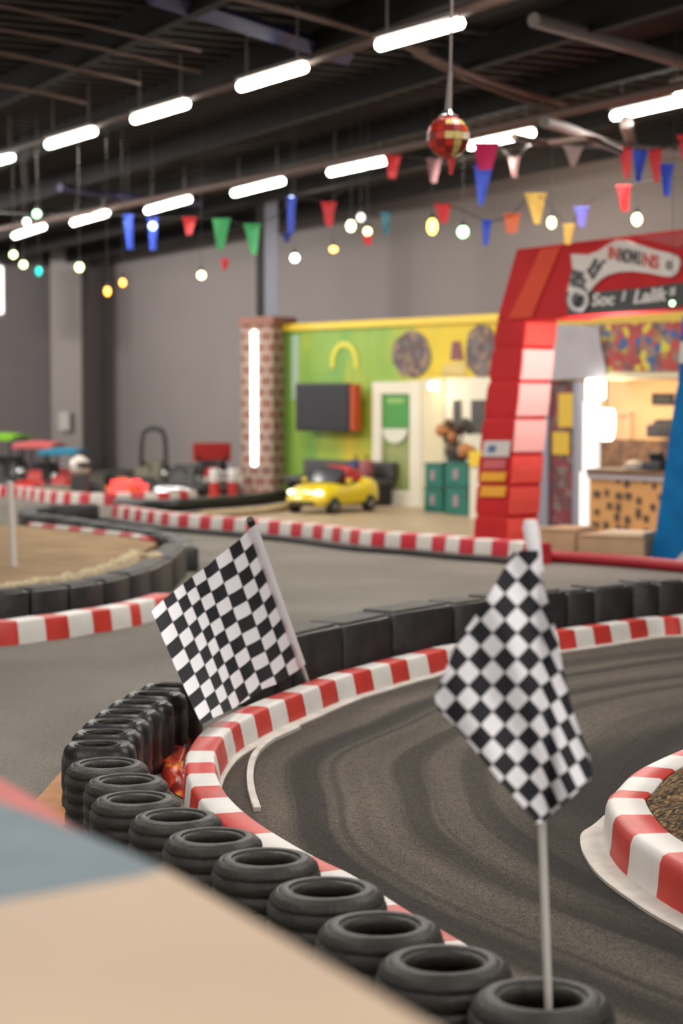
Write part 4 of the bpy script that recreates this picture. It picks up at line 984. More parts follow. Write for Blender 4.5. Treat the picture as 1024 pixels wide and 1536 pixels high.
# ================================================================== GO-KARTS
def kart(u, v, yaw, body, label, canopy=None, hoop=False, nose=None, panel=None, scale=1.0, helmet=False, glow=False, seatm='black'):
    c = G(u, v); r = thing('go_kart', label, 'go-kart', c, yaw, 'go-karts parked along the far wall'); r.scale = (scale,)*3; INV[r.name] = Matrix.Identity(4)
    m = M[body]
    mb = MB(); mb.box((0, 0, .10), (1.25, .55, .06), bev=.02); mb.build('chassis', M['dark'], r)
    for sy in (-1, 1):
        mb = MB(); mb.rings([[V((x, sy*(.28+dy), z)) for dy, z in ((0, .08), (w, .08), (w+.02, .14), (w*.7, h), (0, h))] for x, w, h in ((-.32, .08, .18), (-.22, .20, .25), (.18, .20, .25), (.30, .08, .18))]); mb.build('side_pod', m, r)
    mb = MB(); mb.rings([[V((x, y*w, z)) for y, z in ((-1, .07), (-1, .07+h*.6), (-.6, .07+h), (.6, .07+h), (1, .07+h*.6), (1, .07))] for x, w, h in ((.42, .25, .20), (.58, .46, .20), (.74, .46, .15), (.82, .36, .08))]); mb.build('nose_fairing', M[nose or body], r, smooth=True)
    mb = MB(); mb.rings([[V((.30+x, y*w, z)) for y in (-1, 1)]+[V((.30+x+.04, y*w, z)) for y in (1, -1)] for x, w, z in ((.12, .16, .22), (.06, .17, .36), (.0, .14, .48))]); mb.build('front_panel', m, r)
    mb = MB(); mb.rings([[V((x, y*.19, z+(.05 if abs(y) == 1 else 0))) for y in (-1, -.6, .6, 1)]+[V((x-.03, y*.19, z-.03)) for y in (1, .6, -.6, -1)] for x, z in ((.14, .17), (-.05, .15), (-.20, .22), (-.30, .42), (-.36, .60))]); mb.build('seat', M[seatm], r, smooth=True)
    mb = MB(); R = Matrix.Rotation(-.9, 3, 'Y'); mb.lathe([(.13+.016*math.cos(a), .016*math.sin(a)) for a in [2*PI*k/8 for k in range(8)]], (.20, 0, .46), 18, R, loop=True); sw = mb.build('steering_wheel', M['black'], r, smooth=True)
    mb = MB(); mb.tube([(.20, 0, .46), (.42, 0, .2)], .018, 6); mb.build('steering_column', M['chrome'], sw)
    for sy in (-1, 1):
        for wx, rad, w in ((-.48, .15, .20), (.44, .13, .13)):
            cc = V((wx, sy*.52 if wx < 0 else sy*.53, rad)); R = Matrix.Rotation(PI/2, 3, 'X'); h = w/2
            mb = MB(); mb.lathe([(rad*.5, -h), (rad*.85, -h), (rad, -h*.7), (rad, h*.7), (rad*.85, h), (rad*.5, h)], cc, 16, R, loop=True); wh = mb.build('wheel', M['rubber'], r, smooth=True)
            mb = MB(); mb.lathe([(.005, h*.5), (rad*.48, h*.9), (rad*.5, h*.7), (rad*.5, -h*.7), (rad*.48, -h*.9), (.005, -h*.5)], cc, 12, R); mb.build('hub', M['chrome'], wh, smooth=True)
    mb = MB(); mb.box((-.40, .26, .24), (.22, .20, .22), bev=.03); mb.box((-.40, .26, .37), (.14, .14, .06), bev=.02); mb.build('engine', M['chrome'], r)
    mb = MB(); mb.tube([(-.45, -.50, .16), (-.68, -.46, .18), (-.70, 0, .19), (-.68, .46, .18), (-.45, .50, .16)], .035, 8); mb.build('rear_bumper', M['black'], r, smooth=True)
    mb = MB(); mb.rings([[V((x, y*w, z)) for y, z in ((-1, .13), (-1, h*.8), (-.7, h), (.7, h), (1, h*.8), (1, .13))] for x, w, h in ((-.66, .30, .40), (-.60, .34, .58), (-.44, .34, .62), (-.40, .30, .5))]); mb.build('rear_cover', M['black'] if body != 'khaki' else M['khaki'], r)
    if canopy:
        for x in (-.42, .40):
            for sy in (-1, 1):
                mb = MB(); mb.tube([(x, sy*.27, .1), (x, sy*.33, 1.03)], .02, 6); mb.build('canopy_post', M['black'], r)
        mb = MB(); mb.rings([[V((x, y*.44, z+.04*(1-y*y))) for y in (-1, -.5, 0, .5, 1)]+[V((x, y*.44, z-.05)) for y in (1, 0, -1)] for x, z in ((-.62, 1.02), (-.4, 1.06), (0, 1.085), (.4, 1.07), (.66, 1.02))]); mb.build('canopy', M[canopy], r, smooth=True)
    if hoop:
        mb = MB(); mb.tube(crom([V(p) for p in ((-.36, -.29, .1), (-.38, -.29, .8), (-.38, -.25, 1.2), (-.38, -.1, 1.32), (-.38, .1, 1.32), (-.38, .25, 1.2), (-.38, .29, .8), (-.36, .29, .1))], 4), .06, 8); mb.build('roll_hoop', M['dark'], r, smooth=True)
    if panel:
        mb = MB(); mb.box((-.50, 0, .80), (.03, .86, .42), Matrix.Rotation(.12, 3, 'Y'), bev=.012); mb.build('rear_panel', M[panel], r)
        for sy in (-1, 1):
            mb = MB(); mb.tube([(-.45, sy*.3, .12), (-.49, sy*.3, .75)], .025, 6); mb.build('panel_bracket', M['black'], r)
    if glow:
        for y, z, sy, sz in ((-.16, .27, .42, .32), (.26, .36, .26, .16), (.47, .24, .16, .18)):
            mb = MB(); mb.box((.83, y, z), (.06, sy, sz), bev=.03); mb.build('marker_light', M['glow_red'], r)
    return r
kart(4, 731, -1.75, 'dark', 'dark go-kart under a lime green canopy at the left edge', canopy='lime', scale=.84)
kart(60, 736.5, -1.7, 'bodyred', 'red go-kart under a pink canopy between the lime and blue canopies', canopy='pinkcan', nose='bodyred', scale=.74)
kart(96, 743.2, -1.7, 'bodyred', 'dark red go-kart under a blue canopy at the far left', canopy='cyan', nose='khaki', scale=.67, seatm='bodyred')
kart(181, 743.5, -1.3, 'bodyor', 'low orange red go-kart with glowing red marker lights', glow=True, nose='bodyor', scale=.62)
kart(222, 732, -1.8, 'khaki', 'khaki go-kart with a tall black roll hoop', hoop=True, nose='dark', seatm='khaki', scale=.76)
kart(273, 742, -1.7, 'dark', 'black go-kart with a shiny round nose between the roll hoop and the red panel', nose='chrome', seatm='dark', scale=.76)
kart(318, 732.5, -1.5, 'bodyred', 'go-kart with an upright red rear panel', panel='bodyred', nose='helmet', scale=.76)
kart(369, 741, -1.45, 'helmet', 'pale go-kart just left of the foot of the brick pillar', nose='dark', seatm='helmet', scale=.68)
hc = G(120, 751); 
hm = thing('helmet', 'round white helmet resting between the blue canopy kart and the orange kart', 'helmet', hc)
mb = MB(); mb.box(hc+V((0, 0, .19)), (.24, .24, .38), bev=.02); mb.build('stand_box', M['dark'], hm)
mb = MB(); mb.sphere(hc+V((0, 0, .52)), .16, 14, 10, sz=(1, 1, .95)); mb.build('shell', M['helmet'], hm, smooth=True)
mb = MB(); mb.box(hc+V((.07, -.10, .54)), (.20, .14, .08), bev=.03); mb.build('visor', M['black'], hm)
for (u, v, hgt, lbl) in ((322, 748, .46, 'left of two small red and white upright bollards by the pillar karts'), (349, 747.5, .46, 'right of two small red and white upright bollards by the pillar karts')):
    c = G(u, v); b = thing('bollard', lbl, 'bollard', c, 0, 'bollards by the pillar')
    mb = MB(); mb.lathe([(.01, 0), (.12, 0), (.12, .03), (.085, .05), (.08, hgt*.55), (.01, hgt*.55)], c, 14); mb.build('lower_band', M['bodyred'], b, smooth=True)
    mb = MB(); mb.lathe([(.01, hgt*.55), (.08, hgt*.55), (.075, hgt*.95), (.05, hgt), (.01, hgt)], c, 14); mb.build('upper_band', M['light'], b, smooth=True)

# ================================================================== CEILING RUNS, TUBES, PIPES
ZT = 4.2
def pipe(name, px, z, r, m, label, cat='pipe', n=8, smooth=3):
    pts = [G(u, v, z) for u, v in px]
    mb = MB(); mb.tube(crom(pts, smooth) if smooth > 1 else pts, r, n); return tag(mb.build(name, M[m], smooth=True), label, cat)
pipe('ceiling_conduit', [(-60, 249), (200, 171), (410, 109), (600, 48), (790, -14)], 4.27, .042, 'pipe', 'upper brown conduit carrying the upper row of lit tubes', 'conduit')
pipe('ceiling_conduit', [(-60, 355), (140, 317), (385, 267), (536, 236), (760, 187), (980, 138), (1070, 120)], 4.28, .05, 'pipe', 'lower brown conduit carrying the lower row of lit tubes', 'conduit')
row1 = [((569, 68), (690, 34)), ((361, 130), (456, 101)), ((202, 179), (279, 156)), ((73, 217), (140, 197)), ((-14, 244), (17, 236))]
row2 = [((921, 174), (1040, 147)), ((705, 219), (798, 199)), ((495, 259), (578, 241)), ((351, 290), (423, 272)), ((221, 316), (283, 299)), ((110, 334), (160, 320)), ((22, 354), (65, 340))]
lab1 = ['lit tube at the right end of the upper run, near the top edge', 'second lit tube from the right on the upper run', 'middle lit tube of the upper run', 'second lit tube from the left on the upper run', 'lit tube of the upper run cut by the left edge']
lab2 = ['lit tube of the lower run cut by the right edge', 'lit tube of the lower run just right of the mirror ball', 'lit tube of the lower run just left of the mirror ball', 'lit tube of the lower run above the steel post', 'lit tube of the lower run above the two blue pennants', 'second lit tube from the left on the lower run', 'leftmost lit tube of the lower run']
def tube_light(a, b, z, label, group, r=.045, power=45, side=0):
    p, q = G(*a, z), G(*b, z); c = (p+q)/2; t = (q-p); L = t.length; t.normalize(); rz = math.atan2(t.y, t.x)
    root = thing('ceiling_tube_light', label, 'tube light', c, rz, group)
    mb = MB(); mb.tube([p-t*.0, q], r, 10); mb.build('lit_tube', M['tube'], root, smooth=True)
    mb = MB(); mb.box(c+V((0, 0, r+.02)), (L+.06, .09, .035), Matrix.Rotation(rz, 3, 'Z')); mb.build('housing', M['pipe2'], root)
    for s in (-1, 1):
        mb = MB(); mb.tube([c+t*s*L*.4+V((0, 0, r+.03)), c+t*s*L*.4+V((0, 0, ZC-z-.01))], .012, 6); mb.build('hanger_rod', M['pipe2'], root)
    la = bpy.data.lights.new('tube_lamp', 'AREA'); la.shape = 'RECTANGLE'; la.size = L; la.size_y = .07; la.energy = power; la.color = (1, .965, .90)
    lo = bpy.data.objects.new('tube_lamp', la); COL.objects.link(lo); lo.location = (c.x, c.y, c.z-r-.012); lo.rotation_euler = (0, 0, rz)
    if side > 0:                      # the tube shines sideways on the far wall as well
        l2 = la.copy(); l2.energy = side; o2 = bpy.data.objects.new('tube_lamp', l2); COL.objects.link(o2); o2.location = (c.x, c.y, c.z)
        zax = BK.n.copy(); xax = t.copy(); yax = zax.cross(xax); o2.location = V((c.x, c.y, c.z))-BK.n*(r+.012)
        o2.rotation_euler = (Matrix((xax, yax, zax)).transposed() @ Matrix.Rotation(math.radians(-32) if yax.z > 0 else math.radians(32), 3, 'X')).to_euler()
for (a, b), l, sd in zip(row1, lab1, (0, 0, 0, 0, 0)): tube_light(a, b, ZT, l, 'tubes on the upper run', side=sd)
for (a, b), l, sd in zip(row2, lab2, (0,)*7): tube_light(a, b, ZT, l, 'tubes on the lower run', side=sd)
tube_light((1012, 134), (1050, 124), 4.3, 'short lit tube above the lower run at the right edge', 'tubes on the lower run', power=15)
# roof pipes
for px, r, m, lab in (
    ([(-20, 3), (150, 42), (300, 76)], .016, 'pipe', 'thin rusty roof pipe nearest the top left corner'),
    ([(-20, 40), (150, 72), (300, 108)], .018, 'pipe', 'second thin rusty roof pipe down at the upper left'),
    ([(-20, 74), (120, 104), (210, 124)], .02, 'pipe', 'third thin rusty roof pipe down at the upper left'),
    ([(-20, 124), (60, 138), (130, 154)], .02, 'pipe', 'lowest thin rusty roof pipe at the upper left'),
    ([(340, -6), (440, 18), (560, 52), (640, 74)], .026, 'pipe', 'brown roof pipe crossing the upper conduit near the top'),
    ([(590, 60), (700, 108), (790, 140), (880, 162)], .034, 'pipe', 'brown roof pipe running behind the mirror ball cable'),
    ([(620, 80), (700, 118), (780, 148), (850, 166)], .022, 'pipe', 'thinner brown roof pipe just under the one behind the mirror ball'),
    ([(800, 30), (880, 52), (960, 74), (1060, 104)], .06, 'pipe2', 'thick pale brown roof beam at the upper right'),
    ([(90, 281), (200, 297), (300, 305)], .06, 'bluelit', 'blue lit roof duct behind the lower run at left')):
    pipe('roof_pipe', px, 4.42, r, m, lab)
mb = MB(); p, q = G(225, -10, 4.5), G(520, 84, 4.5); mb.tube([p, q], .085, 4); tag(mb.build('roof_beam', M['bluelit']), 'wide bluish roof beam near the top edge of the ceiling', 'beam')
pipe('air_hose', [(815, 183), (850, 193), (880, 206), (930, 221), (980, 227), (1050, 230)], 4.0, .055, 'pipe2', 'pale grey hose sagging under the lower run at the right edge', 'hose')
pipe('air_hose', [(770, 205), (820, 215), (880, 208), (905, 216), (930, 227)], 3.5, .03, 'pipe', 'thin brown hose sagging below the pale grey hose', 'hose')
pipe('roof_strut', [(938, 182), (948, 224)], 4.1, .06, 'pipe2', 'short pale strut between the right conduit and the grey hose', 'strut')

# ================================================================== BUNTING AND BULBS
PC = {'red': (.62, .03, .035), 'blue': (.045, .10, .62), 'green': (.06, .38, .13), 'yellow': (.72, .46, .10), 'magenta': (.58, .01, .10), 'mauve': (.34, .16, .17), 'white': (.48, .42, .38), 'pink': (.45, .26, .24), 'orange': (.72, .18, .08), 'teal': (.06, .22, .28), 'violet': (.20, .20, .68), 'navy': (.02, .035, .22)}
pens = [  # u, v of the top edge, width, drop, bottom width ratio, colour, depth, label
 (589, 235, 24, 32, .45, 'red', 20, 'red pennant left of the mirror ball'),
 (651, 240, 21, 34, .4, 'mauve', 20, 'faded mauve pennant just below left of the mirror ball'),
 (729, 216, 37, 38, .55, 'magenta', 17, 'large magenta cloth pennant right of the mirror ball'),
 (725, 250, 27, 58, .25, 'blue', 17.2, 'long blue pennant hanging below the magenta cloth'),
 (771, 238, 15, 28, .5, 'pink', 20, 'small pale pink pennant right of the magenta cloth'),
 (860, 221, 28, 28, .25, 'white', 19, 'pale crumpled pennant alone beneath the brown hose'),
 (938, 222, 19, 46, .3, 'red', 16, 'red pennant at the left end of the cluster at the right edge'),
 (960, 228, 22, 44, .35, 'blue', 16, 'blue pennant between two red ones near the right edge'),
 (982, 226, 19, 48, .3, 'red', 16, 'red pennant between two blue ones near the right edge'),
 (999, 248, 22, 46, .35, 'blue', 16, 'blue pennant hanging lowest in the cluster at the right edge'),
 (1026, 205, 18, 36, .4, 'red', 16, 'red pennant cut by the right edge'),
 (935, 280, 20, 36, .6, 'red', 18, 'single red pennant above the arch beam lettering'),
 (803, 292, 32, 44, .3, 'yellow', 18, 'large yellow pennant left of the arch beam'),
 (872, 312, 22, 28, .45, 'violet', 18, 'violet blue pennant close above the arch beam'),
 (853, 338, 17, 28, .6, 'yellow', 18, 'small amber pennant touching the top of the arch beam'),
 (664, 308, 24, 26, .5, 'red', 18.5, 'red pennant above the tall yellow bulb'),
 (730, 332, 14, 36, .5, 'blue', 18.5, 'narrow dark blue pennant right of the green white bulb'),
 (768, 322, 24, 28, .65, 'orange', 18.5, 'stubby orange pennant left of the yellow one'),
 (578, 320, 14, 32, .5, 'teal', 19, 'narrow teal pennant right of the warm bulbs'),
 (493, 305, 22, 34, .4, 'red', 20, 'red pennant right of the steel post'),
 (437, 298, 14, 52, .6, 'blue', 20, 'glowing blue pennant beside the top of the steel post'),
 (192, 324, 15, 50, .6, 'blue', 20, 'left of two glowing blue pennants under the lower run'),
 (229, 328, 15, 47, .6, 'blue', 20, 'right of two glowing blue pennants under the lower run'),
 (284, 328, 20, 24, .45, 'red', 20, 'small red pennant left of the green pennants'),
 (332, 330, 26, 44, .35, 'green', 20, 'left of two green pennants by the steel post'),
 (378, 338, 24, 44, .35, 'green', 20, 'right of two green pennants by the steel post'),
 (337, 390, 11, 14, .7, 'red', 21, 'tiny red pennant under the left green pennant'),
 (551, 352, 14, 15, .7, 'red', 19.2, 'tiny red pennant under the warm bulb left of the teal pennant'),
 (430, 352, 14, 12, .5, 'navy', 21, 'tiny navy pennant beside the steel post'),
]
tops = {}
for u, v, w, h, k, c, Y, lab in pens:
    mb = MB(); n = 4; tilt = random.uniform(-.08, .08)
    F0, B0 = [], []
    for i in range(n+1):
        t = i/n; ww = w*(1-(1-k)*t)/2; sk = tilt*h*t
        for j in range(4):
            x = -1+2*j/3
            F0.append(AT(u+x*ww+sk, v+h*t, Y) + V((0, .03*math.sin(t*2.2+x*1.5+u)*1, 0)))
    b = len(mb.v); mb.v += [tuple(p) for p in F0]; N_ = len(F0); mb.v += [tuple(p+V((0, .012, 0))) for p in F0]
    for i in range(n):
        for j in range(3):
            a = b+i*4+j; mb.face((a, a+1, a+5, a+4)); mb.face((a+N_, a+4+N_, a+5+N_, a+1+N_))
    col = PC[c]; m = colmat(c+'_pennant', col, emit=.30 if 'glowing' in lab else .10)  # cloth is no lamp; slight emission stands in for light on it
    root = thing('hanging_pennant', lab, 'pennant', AT(u, v, Y), 0, 'bunting pennants under the ceiling')
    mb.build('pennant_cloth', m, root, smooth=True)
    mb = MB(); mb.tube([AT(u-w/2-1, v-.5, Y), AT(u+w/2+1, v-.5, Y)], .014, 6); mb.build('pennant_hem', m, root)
def cord(px, Y, label, r=.006):
    mb = MB(); pts = [AT(u, v, y if y else Y) for u, v, y in px]; mb.tube(crom(pts, 4), r, 5); tag(mb.build('hanging_bunting_string', M['dark'], smooth=True), label, 'cord')
cord([(-20, 318, 22), (60, 322, 20), (192, 323, 20), (229, 327, 20), (284, 327, 20), (332, 329, 20), (378, 337, 20), (420, 320, 20), (437, 297, 20), (493, 304, 20)], 20, 'bunting cord holding the blue and green pennants at left')
cord([(493, 304, 20), (540, 262, 20), (589, 234, 20), (651, 239, 20), (729, 215, 17), (771, 237, 20), (800, 215, 19), (860, 220, 19), (938, 221, 16), (982, 225, 16), (1040, 204, 16)], 18, 'bunting cord crossing behind the mirror ball')
cord([(551, 345, 19.2), (578, 319, 19), (664, 307, 18.5), (730, 331, 18.5), (768, 321, 18.5), (803, 291, 18), (853, 337, 18), (872, 311, 18), (935, 279, 18), (1050, 262, 18)], 18, 'lower bunting cord above the arch')
BC = {'blue': (.45, .6, 1), 'white': (1, .97, .9), 'warm': (1, .80, .35), 'yellow': (1, .78, .12), 'amber': (1, .55, .10), 'orange': (1, .42, .06), 'lime': (.85, 1, .45), 'teal': (.02, .75, .60), 'green': (.45, 1, .5), 'pale': (1, .95, .55)}
bulbs = [(437, 300, 6, 1, 'blue', 'blue white bulb beside the top of the steel post'), (192, 335, 6, 1, 'blue', 'left of two blue white bulbs under the lower run'), (229, 339, 6, 1, 'blue', 'right of two blue white bulbs under the lower run'),
 (526, 339, 6.5, 1.3, 'pale', 'warm white bulb left of the teal pennant'), (541, 326, 6, 1.1, 'white', 'dim white bulb up beside the warm white bulb'), (551, 347, 6, 1, 'warm', 'warm bulb right above a tiny red pennant'), (500, 374, 6, .8, 'amber', 'amber bulb under the red pennant by the steel post'), (442, 387, 6.5, 1, 'white', 'round white bulb just above the brick pillar'),
 (302, 413, 6, 1, 'pale', 'pale yellow bulb against the grey wall under the green pennants'), (161, 437, 5, 1.4, 'orange', 'lower of two orange bulbs on the grey wall'), (184, 424, 5, 1.2, 'orange', 'upper of two orange bulbs on the grey wall'), (119, 401, 6, 1.1, 'lime', 'lime white bulb in front of the corner column'), (20, 382, 5.5, 1, 'lime', 'upper lime bulb at the left edge'), (35, 397, 5.5, 1, 'lime', 'lower lime bulb at the left edge'), (58, 407, 5, 1.4, 'teal', 'teal bulb right of the lime bulbs at left'),
 (40, 333, 5.5, 1, 'white', 'white bulb above the left end of the lower run'), (55, 321, 6, 1, 'green', 'green bulb above the left end of the lower run'), (648, 340, 7.5, 1.6, 'yellow', 'tall yellow bulb under the red pennant'), (694, 348, 8, 1.05, 'green', 'large green white bulb right of the tall yellow bulb'), (827, 334, 6, 1.4, 'lime', 'lime bulb under the large yellow pennant'), (955, 329, 7, 1.3, 'pale', 'yellow bulb close above the arch beam'), (1008, 455, 4, 1, 'green', 'tiny green white bulb in front of the arch lettering')]
for u, v, r, st_, c, lab in bulbs:
    Y = 19.0+.35*(int(u*7+v) % 4) if u != 1008 else 16.0
    R_ = r*Y/F; p = AT(u, v, Y); root = thing('hanging_bulb', lab, 'light bulb', p, 0, 'coloured bulbs hanging under the ceiling')
    dim = 1.3 if c in ('teal',) or 'dim' in lab else 4.5
    mb = MB(); mb.sphere(p, R_, 12, 8, sz=(1, 1, st_)); mb.build('bulb_glass', colmat(c+'_bulb'+('_dim' if dim < 4 else ''), BC[c], emit=dim), root, smooth=True)
    mb = MB(); zt_ = p.z+R_*st_; mb.tube([(p.x, p.y, zt_-.01), (p.x, p.y, zt_+.045)], R_*.4, 8); mb.build('bulb_socket', M['black'], root)
    mb = MB(); mb.tube([(p.x, p.y, zt_+.06), (p.x, p.y, ZC-.02)], .0025, 4); mb.build('bulb_cable', M['dark'], root)
# ---- mirror ball
Y = 11.0; bc = AT(672, 206, Y); rb = 32*Y/F
ball = thing('hanging_mirror_ball', 'red and gold mosaic mirror ball hanging on a cable from the ceiling', 'mirror ball', bc)
mb = MB(); N1, N2 = 14, 9
random.seed(11)
for i in range(N2):
    for j in range(N1):
        a0, a1 = -PI/2+PI*i/N2, -PI/2+PI*(i+1)/N2; b0, b1 = 2*PI*j/N1, 2*PI*(j+1)/N1
        P = lambda a, b, r=rb: bc + V((r*math.cos(a)*math.cos(b), r*math.cos(a)*math.sin(b), r*math.sin(a)))
        e = .012
        mb.quad(P(a0+e, b0+e), P(a0+e, b1-e), P(a1-e, b1-e), P(a1-e, b0+e), random.choice([0, 0, 0, 1, 1, 2, 3, 3, 4]) if i < 7 else random.choice([0, 0, 3]))
mb.sphere(bc, rb*.965, 14, 10, mi=3)
mb.build('mosaic_shell', [mat('tile_red', (.55, .035, .02), .3, metal=.1), mat('tile_gold', (.62, .47, .16), .3, metal=.2), mat('tile_pale', (.70, .62, .45), .25), mat('tile_darkred', (.22, .012, .01), .35), mat('tile_olive', (.34, .27, .03), .35)], ball)
mb = MB(); mb.lathe([(.001, rb*1.28), (.02, rb*1.26), (.035, rb*1.05), (.06, rb*.97), (.001, rb*.9)], bc, 12); mb.build('top_cap', M['chrome'], ball, smooth=True)
mb = MB(); tz = bc.z+rb*1.25
mb.tube([(bc.x, bc.y, tz), (bc.x+.01, bc.y, tz+.22)], [.022, .012], 6); mb.tube([(bc.x+.01, bc.y, tz+.2), (bc.x+.03, bc.y, ZC-.01)], .008, 6); mb.build('hanging_cable', M['pipe2'], ball)
mb = MB(); mb.tube([AT(676, 234, Y), AT(677, 248, Y), AT(676, 262, Y)], [.03, .02, .012], 6); mb.build('red_tassel', colmat('tassel', (.55, .03, .03)), ball)

# ================================================================== FLAGS
def cloth(name, rows, uvf, m, parent, thick=.003):
    mb = MB(); mb.uv = []; nr, nc = len(rows), len(rows[0])
    for lay in (0, 1):
        for i, r in enumerate(rows):
            for j, p in enumerate(r):
                mb.v.append(tuple(p+V((0, thick*lay, 0)))); mb.uv.append(uvf(i, j))
    n = nr*nc
    for i in range(nr-1):
        for j in range(nc-1):
            a = i*nc+j; q = (a, a+1, a+nc+1, a+nc); mb.face(q); mb.face(tuple(x+n for x in reversed(q)))
    return mb.build(name, m, parent, smooth=True)
# right flag, standing in the nearest tyre
t0 = tp[0]; YF = 3.855
fb = AT(822, 1500, YF); ft = AT(796.5, 786, YF); dirp = (ft-fb).normalized()
base = fb - dirp*(fb.z-.006)/dirp.z
flag = thing('chequered_flag', 'black and white chequered flag on a thin pole standing in the nearest tyre', 'flag', base)
mb = MB(); mb.tube([base, ft], .0085, 10); mb.build('pole', M['pole'], flag, smooth=True)
Lr = [(785, 781), (779, 806), (772, 826), (763, 840), (735, 890), (706, 934), (685, 963), (664, 1015), (652, 1045), (655, 1062), (685, 1091), (718, 1133), (751, 1174), (788, 1215), (803, 1231)]
Rr = [(806, 781), (806, 806), (807, 830), (808, 856), (812, 868), (824, 913), (836, 955), (845, 1010), (857, 1060), (868, 1092), (882, 1129), (889, 1164), (863, 1190), (828, 1220), (813, 1234)]
def curve_at(cv, v):
    for (u0, v0), (u1, v1) in zip(cv, cv[1:]):
        if v0 <= v <= v1: return u0+(u1-u0)*(v-v0)/max(1e-6, v1-v0)
    return cv[-1][0] if v > cv[-1][1] else cv[0][0]
cvL = [(u, v) for u, v in Lr]; cvR = [(u, v) for u, v in Rr]
NR, NC = 92, 44; rows = []; uvs = []
for i in range(NR+1):
    v = 826+(1235-826)*i/NR; ul, ur = curve_at(cvL, v), curve_at(cvR, v); row = []; uv = []
    for j in range(NC+1):
        u = ul+(ur-ul)*j/NC; g = (v-826)/409
        dy = .035*math.sin((u-700)/23+g*2.5)*(.35+.65*g) + .02*math.sin((u-v*.4)/16) + (.035*math.exp(-((u-(806+g*25))/9)**2))
        row.append(AT(u, v, YF-.062+dy*.8 - .02*g))
        uu = (u-738.7)/36.5 if u < 808 else (808-738.7)/36.5+(u-808)/27.5
        vv = (v-1008.4)/39.4 - (max(0, u-808)*.016)
        uv.append((uu+vv+.5, uu-vv+.5))
    rows.append(row); uvs.append(uv)
cloth('flag_cloth', rows, lambda i, j: uvs[i][j], M['check'], flag)
mb = MB(); mb.tube([AT(806-.036*0+0, 858, YF), AT(801, 826, YF), AT(795.5, 790, YF), AT(795, 780, YF)], [.012, .0155, .017, .013], 12); mb.build('pole_sleeve', M['sleeve'], flag, smooth=True)
# left flag, standing behind the kerb
def foot_err(i):
    q = NEAR[i]+NN[i]*.205; return abs(512+F*q.x/q.y - (378+(600+4200/q.y-787)*.352))
i0 = min(range(10*K, 26*K), key=foot_err); fbp = NEAR[i0]+NN[i0]*.205
YB, YT = fbp.y, fbp.y-.75
ft = AT(377, 786, YT)
flag2 = thing('chequered_flag', 'wide black and white chequered flag leaning left over the kerb by the black blocks', 'flag', fbp)
mb = MB(); mb.tube([fbp+V((0, 0, .004)), ft], .011, 10); mb.build('pole', M['pole'], flag2, smooth=True)
mb = MB(); d = (ft-fbp).normalized(); mb.tube([ft-d*.01, ft+d*.03], .018, 10); mb.build('pole_tip', M['black'], flag2, smooth=True)
topc = [(0, 372, 796), (.12, 356, 812), (.32, 325, 836), (.42, 312, 848), (.6, 284, 868), (.75, 262, 886), (.88, 243, 901), (1, 227, 917)]
botc = [(0, 449, 1004), (.08, 436, 1012), (.2, 415, 1026), (.33, 393, 1034), (.4, 386, 1040), (.52, 366, 1053), (.7, 344, 1066), (.85, 322, 1076), (1, 302, 1087)]
def cat(cv, s):
    for a, b in zip(cv, cv[1:]):
        if a[0] <= s <= b[0]: t = (s-a[0])/(b[0]-a[0]); return a[1]+(b[1]-a[1])*t, a[2]+(b[2]-a[2])*t
    return cv[-1][1:]
NR, NC = 70, 80; rows = []; uvs = []
for i in range(NR+1):
    t = i/NR; row = []; uv = []
    for j in range(NC+1):
        s = j/NC; a = cat(topc, s); b = cat(botc, s)
        wob = 4*math.sin(t*PI)*math.sin(s*9+.5)
        u = a[0]+(b[0]-a[0])*t + wob*.4; v = a[1]+(b[1]-a[1])*t + 3*math.sin(t*PI)*math.sin(s*8)
        Yh = YT+(YB-.06-YT)*(t*.82); Yf = 7.95-.42*t
        Y = Yh+(Yf-Yh)*s**1.0 + .05*math.sin(s*11+t*1.5)*min(1, s*4) + .03*math.sin(s*5-t*4)*s
        row.append(AT(u, v, Y))
        sw = s + .022*math.sin(s*2*PI*1.5)      # cloth bunched in soft folds
        uv.append((sw*9.0+.0, t*(11-2*s)+.35*s+.0))
    rows.append(row); uvs.append(uv)
cloth('flag_cloth', rows, lambda i, j: uvs[i][j], M['check'], flag2)
rows = []
for i in range(25):
    t = i/24; a0, b0 = (371+78*t, 795+209*t), (385+73*t, 786+210*t)
    Yh = YT+(YB-.06-YT)*(t*.82); row = []
    for j in range(7):
        k = j/6; row.append(AT(a0[0]+(b0[0]-a0[0])*k, a0[1]+(b0[1]-a0[1])*k, Yh-.022*math.sin(k*PI)-.002))
    rows.append(row)
cloth('pole_sleeve', rows, lambda i, j: (i*.1, j*.1), M['sleeve'], flag2)

# ================================================================== FOREGROUND BOARD
ZB = 1.0
bd = thing('barrier_board', 'tan board with blue grey and red painted far end, filling the lower left corner', 'board', G(60, 1480, ZB)*1.0)
def top(px, z): return [G(u, v, z) for u, v in px]
tan = [(-140, 1378), (0, 1353), (120, 1331), (205, 1316), (247, 1303), (440, 1416), (640, 1534), (800, 1629), (700, 1900), (-140, 1900)]
blue = [(-140, 1158), (-40, 1187), (0, 1203), (60, 1224), (130, 1252), (190, 1277), (247, 1303), (205, 1316), (120, 1331), (0, 1353), (-140, 1378)]
red = [(-140, 1108), (0, 1168), (40, 1190), (75, 1212), (100, 1236), (130, 1252), (60, 1224), (0, 1203), (-40, 1187), (-140, 1158)]
for nm, px, m, z in (('tan_panel', tan, 'tan', ZB), ('blue_panel', blue, 'blue_grey', ZB-.0005), ('red_panel', red, 'red_paint', ZB-.001)):
    mb = MB(); mb.prism(top(px, z), (0, 0, -.02)); mb.build(nm, M[m], bd)
